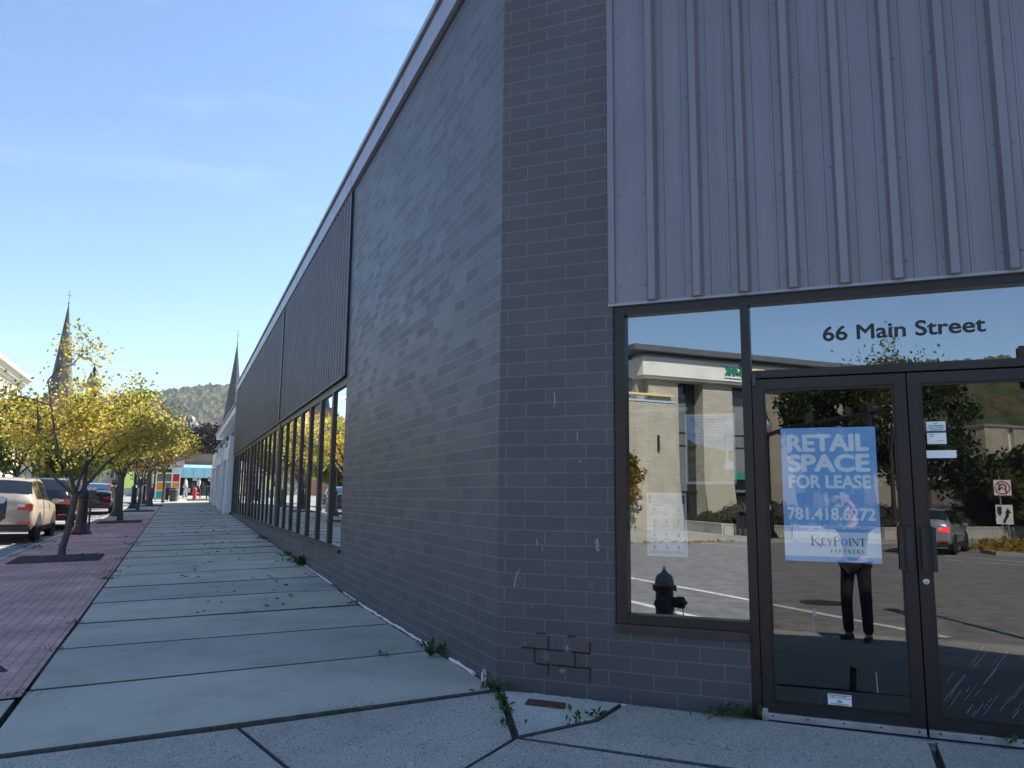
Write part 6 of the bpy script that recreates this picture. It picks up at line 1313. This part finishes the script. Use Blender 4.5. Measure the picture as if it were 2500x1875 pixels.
# signal mast over the junction, and the nearer signal head
t = thing('signal_mast', 'black traffic signal mast arm across the far corner, mirrored above the lease poster', 'traffic signal', (-24.4, -23.2, -.46))
mb = MB(); mb.lathe([(.22, -.05), (.22, .5), (.13, .6), (.11, 5.0), (.09, 5.6)], (0, 0, 0), 12); mb.tube([(0, 0, 4.75), (2, .4, 5.0), (11.5, 2.2, 5.15)], [.10, .09, .055], 10); mb.build('mast_arm', M['signal'], t, True)
def head(parent, c, yaw_, n='signal_head', k=1.):
    mb = MB(lambda x, y, z: (x * k, y * k, z * k)); T0 = lambda x, y, z: (c[0] + x * math.cos(yaw_) - y * math.sin(yaw_), c[1] + x * math.sin(yaw_) + y * math.cos(yaw_), c[2] + z)
    mb.T = lambda x, y, z: T0(x * k, y * k, z * k)
    mb.box(-.19, .19, -.10, .10, -.55, .55); h = mb.build(n, M['signal'], parent, bevel=.03)
    mb2 = MB(mb.T)
    for z in (-.36, 0, .36): mb2.lathe([(.15, .1), (.16, .34), (.135, .34), (.13, .1)], (0, 0, z), 16, 'y')
    mb2.build('visor', M['signal'], h, True); return h
head(t, (7.6, 1.5, 4.9), rad(200)); head(t, (3.6, .6, 5.0), rad(110))
t = thing('signal_post', 'near black signal head on a post, mirrored at the top of the right door', 'traffic signal', (-.6, -8.35, SW(-.6, -8.3)))
mb = MB(); mb.lathe([(.16, -.05), (.16, .25), (.07, .35), (.06, 4.5)], (0, 0, 0), 12); mb.tube([(0, 0, 3.95), (-.9, .1, 3.95)], .04, 8); mb.build('post', M['signal'], t, True)
head(t, (-.95, .1, 3.52), rad(150), k=.56); head(t, (-.45, .2, 3.52), rad(60), k=.56)
for x, y, lab in ((-27.2, -24.1, 'dark newspaper box on the bank corner pavement, mirrored at the right of the left window'),):
    t = thing('newspaper_box', lab, 'newspaper box', (x, y, -.46)); mb = MB(); mb.box(-.25, .25, -.22, .22, .35, 1.0); mb.prism([(-.25, -.22, 1.0), (.25, -.22, 1.0), (.25, .1, 1.2), (-.25, .1, 1.2)], (0, .12, 0)); mb.build('case', M['dark_trim'], t, bevel=.02)
    mb = MB(); 
    for sx in (-.2, .2):
        for sy in (-.17, .17): mb.box(sx - .02, sx + .02, sy - .02, sy + .02, 0, .349)
    mb.build('legs', M['dark_trim'], t)

# ================================================================== PEOPLE
def person(label, loc, rz, J, top, legs, hair, shoes, r=1., hands=None, group=None, sleeves=True):
    """J: joint positions in a frame whose +Y is where the person faces, z up from the soles"""
    t = thing('person', label, 'person', loc, rz, group)
    V = lambda k: J[k]
    mid = lambda a, b, f=.5: tuple(x + (y - x) * f for x, y in zip(J[a], J[b]))
    pel, chest, neck, head_ = J['pelvis'], J['chest'], J['neck'], J['head']
    vs_ = [pel, mid('pelvis', 'chest'), chest, neck, (head_[0], head_[1] - .0, head_[2] - .075), head_, (head_[0], head_[1] - .01, head_[2] + .085)]
    ed = [(0, 1), (1, 2), (2, 3), (3, 4), (4, 5), (5, 6)]
    ra = [(.15 * r, .105 * r), (.135 * r, .095 * r), (.155 * r, .10 * r), (.056, .056), (.062, .075), (.078, .095), (.05, .06)]
    for sd_ in 'LR':
        b = len(vs_); vs_ += [J['sh' + sd_], J['el' + sd_], J['wr' + sd_], J['ha' + sd_]]; ed += [(2, b), (b, b + 1), (b + 1, b + 2), (b + 2, b + 3)]; ra += [(.062, .062), (.045, .045), (.030, .026), (.038, .018)]
        b = len(vs_); vs_ += [J['hp' + sd_], J['kn' + sd_], J['an' + sd_], J['to' + sd_]]; ed += [(0, b), (b, b + 1), (b + 1, b + 2), (b + 2, b + 3)]; ra += [(.088 * r, .088 * r), (.058, .06), (.040, .042), (.036, .028)]
    body = skin('body', vs_, ed, ra, M['skin'], t, 0, 2)
    ex = []
    if hands:
        for sd_ in 'LR':
            for ch in hands[sd_]:
                ex.append(skin('finger', ch, [(i, i + 1) for i in range(len(ch) - 1)], [.010, .0095, .009, .0075][:len(ch)], M['skin'], t, 0, 1))
    # face: nose, ears, eyes, mouth are modelled on the head
    h = Vector(head_); mb = MB()
    mb.prism([(h.x - .014, h.y + .085, h.z - .03), (h.x + .014, h.y + .085, h.z - .03), (h.x, h.y + .085, h.z + .025)], (0, .022, -.004))
    for sx in (-1, 1): mb.lathe([(.01, -.008), (.028, 0), (.02, .010)], (h.x + sx * .079, h.y, h.z - .005), 10, 'x')
    face = mb.build('face_part', M['skin'], t, True); ex.append(face); join_into(body, ex)
    mb = MB()
    for sx in (-.032, .032): mb.lathe([(.010, 0), (.006, .006)], (h.x + sx, h.y + .083, h.z + .018), 10, 'y')
    mb.prism([(h.x - .022, h.y + .082, h.z - .055), (h.x + .022, h.y + .082, h.z - .055), (h.x + .018, h.y + .082, h.z - .047), (h.x - .018, h.y + .082, h.z - .047)], (0, .006, 0)); absorb(body, [mb.build('eyes', M['hair_dark'], t)])
    # hair
    hv = [(h.x, h.y + .045, h.z + .075), (h.x, h.y - .02, h.z + .085), (h.x, h.y - .065, h.z + .03), (h.x, h.y - .055, h.z - .04)]
    skin('hair', hv, [(0, 1), (1, 2), (2, 3)], [(.062, .032), (.082, .045), (.078, .045), (.055, .03)], hair, t, 1, 2)
    # clothes: the same skeleton, a little wider
    cv = [pel if len(J) else pel, mid('pelvis', 'chest'), chest, mid('chest', 'neck', .72)]; cv[0] = (pel[0], pel[1], pel[2] - .04)
    ce = [(0, 1), (1, 2), (2, 3)]; cra = [(.178 * r, .13 * r), (.160 * r, .118 * r), (.175 * r, .12 * r), (.075, .07)]
    for sd_ in 'LR':
        b = len(cv); e = J['el' + sd_]; w = J['wr' + sd_]; en = tuple(x + (y - x) * (.92 if sleeves else .05) for x, y in zip(e, w))
        cv += [J['sh' + sd_], e, en]; ce += [(2, b), (b, b + 1), (b + 1, b + 2)]; cra += [(.078, .078), (.060, .060), (.044 if sleeves else .06, .044 if sleeves else .06)]
    skin('jacket' if sleeves else 'shirt', cv, ce, cra, top, t, 2, 2)
    lv_ = [(pel[0], pel[1], pel[2] + .02)]; le = []; lr = [(.165 * r, .118 * r)]
    for sd_ in 'LR':
        b = len(lv_); an = J['an' + sd_]; lv_ += [J['hp' + sd_], J['kn' + sd_], (an[0], an[1], an[2] + .0)]; le += [(0, b), (b, b + 1), (b + 1, b + 2)]; lr += [(.10 * r, .10 * r), (.074, .076), (.062, .066)]
    skin('trousers', lv_, le, lr, legs, t, 0, 2)
    for sd_ in 'LR':
        a, b = Vector(J['an' + sd_]), Vector(J['to' + sd_]); d = (b - a); d.z = 0; d = d.normalized() if d.length > .01 else Vector((0, 1, 0)); zb = min(a.z - .055, b.z - .01)
        q = [tuple(a - d * .075 + Vector((0, 0, -.04))), tuple(a + Vector((0, 0, -.028))), tuple(a + d * .10 + Vector((0, 0, b.z - a.z + .018))), tuple(a + d * .185 + Vector((0, 0, b.z - a.z + .004)))]
        skin('shoe', q, [(0, 1), (1, 2), (2, 3)], [(.040, .038), (.044, .05), (.046, .034), (.034, .022)], shoes, t, 1, 2)
    return t
def stance(h=1.74, step=0., lean=0., arms='down', w=.10):
    k = h / 1.74
    J = dict(pelvis=(0, 0, .97), chest=(0, lean * .6, 1.28), neck=(0, lean, 1.46), head=(0, lean + .02, 1.615))
    for s_, x in (('L', -1), ('R', 1)):
        st2 = step * x
        J['sh' + s_] = (x * .175, lean * .8, 1.41); J['hp' + s_] = (x * .095, 0, .90); J['kn' + s_] = (x * w, st2 * .55 + .03, .50 + abs(step) * .02); J['an' + s_] = (x * w, st2 - (.03 if step else 0), .085 + (.05 if st2 < 0 else 0)); J['to' + s_] = (x * (w + .02), st2 + .14, .035 + (.0 if st2 >= 0 else .02))
        if arms == 'down': J['el' + s_] = (x * .235, lean * .5 - .02 - st2 * .25, 1.13); J['wr' + s_] = (x * .225, .06 - st2 * .5, .90); J['ha' + s_] = (x * .215, .10 - st2 * .55, .80)
        elif arms == 'front': J['el' + s_] = (x * .24, .02, 1.14); J['wr' + s_] = (x * .10, .20, 1.10); J['ha' + s_] = (x * .04, .23, 1.08)
        elif arms == 'pocket': J['el' + s_] = (x * .27, -.06, 1.14); J['wr' + s_] = (x * .19, .05, .97); J['ha' + s_] = (x * .16, .08, .90)
    return {a: tuple(c * k for c in b) for a, b in J.items()}
person('person in a pale grey tracksuit walking near the lawn at the end of the walk', (-1.70, 66.9, SW(-3, 66.5) + .03), rad(75), stance(1.74, .16), M['grey_cloth'], M['grey_cloth'], M['hair_dark'], M['shoe'])
person('person in a white top and dark shorts with a dark bag before the kiosk door', (-.72, 66.4, SW(-3, 66.4) + .03), rad(-60), stance(1.70, .2, .05), M['white_cloth'], M['navy_cloth'], M['hair_dark'], M['shoe'])
person('person all in dark clothes with back turned beside the white pillars', (.0, 63.2, SW(-3, 63.2) + .01), rad(10), stance(1.80, 0, 0, 'pocket'), M['black_cloth'], M['navy_cloth'], M['hair_dark'], M['shoe'])
person('person in black standing by the red brick pillar at the bank corner', (-34.95, -22.7, -.46), rad(-40), stance(1.76, 0, 0, 'front'), M['black_cloth'], M['black_cloth'], M['hair_dark'], M['shoe'], .95)
# the photographer, whose reflection shows in the left door
J = stance(1.76, 0, .03, 'down', .12)
FT = SW(-2.306, -5.787); PH = 1.330 - FT
J.update(elL=(-.30, .20, 1.43), wrL=(-.125, .36, PH - .055), haL=(-.095, .375, PH - .01), elR=(.30, .20, 1.43), wrR=(.125, .36, PH - .055), haR=(.095, .375, PH - .01), shL=(-.185, .05, 1.45), shR=(.185, .05, 1.45))
def fingers(x):
    out = []
    for k, (dz, ln) in enumerate(((.034, .075), (.014, .085), (-.006, .080), (-.026, .064))):
        b = (x * .096, .382, PH - .002 + dz * .7); m_ = (x * .088, .402 + .006 * k, PH + dz + .012); e = (x * (.088 - ln * .45), .420, PH + dz + .016); f = (x * (.088 - ln * .9), .420, PH + dz + .012)
        out.append([b, m_, e, f])
    out.append([(x * .097, .372, PH - .030), (x * .085, .372, PH - .046), (x * .062, .378, PH - .040), (x * .045, .382, PH - .030)])
    return out
person('photographer in dark jacket and black trousers holding up a phone, mirrored in the door', (-2.306, -5.787, FT), -yaw, J, M['dark_cloth'], M['black_cloth'], M['hair_dark'], M['shoe'], .95, dict(L=fingers(-1), R=fingers(1)))
t = thing('phone', 'phone held up sideways by the photographer, mirrored in the left door', 'phone', CAM - cf * .014 - cr2 * .045); t.rotation_euler = cam.matrix_world.to_euler()
mb = MB(); mb.box(-.076, .076, -.037, .037, -.004, .004); mb.build('case', M['phone'], t, bevel=.002)
mb = MB(); mb.box(.030, .068, -.02, .032, .0041, .0052); bmp_ = mb.build('camera_bump', M['dark_trim'], t)
mb = MB(); 
for x, y in ((.042, .02), (.058, .006)): mb.lathe([(.007, .0053), (.007, .0072), (.005, .0075)], (x, y, 0), 12)
mb.build('lens', M['dark_glass'], bmp_)

# ================================================================== AIR
m = bpy.data.materials.new('haze'); m.use_nodes = True; tt = m.node_tree; tt.nodes.clear(); oo = N(tt, 'ShaderNodeOutputMaterial'); pv = N(tt, 'ShaderNodeVolumePrincipled', Density=.00013)
pv.inputs['Color'].default_value = (.86, .91, 1., 1); pv.inputs['Anisotropy'].default_value = .2; tt.links.new(pv.outputs[0], oo.inputs['Volume'])
mb = MB(); mb.box(-2200, 2200, -1600, 2300, -14, 216); o = mb.build('haze', m); tag(o, 'thin blue haze over the far hills', 'haze', kind='stuff')
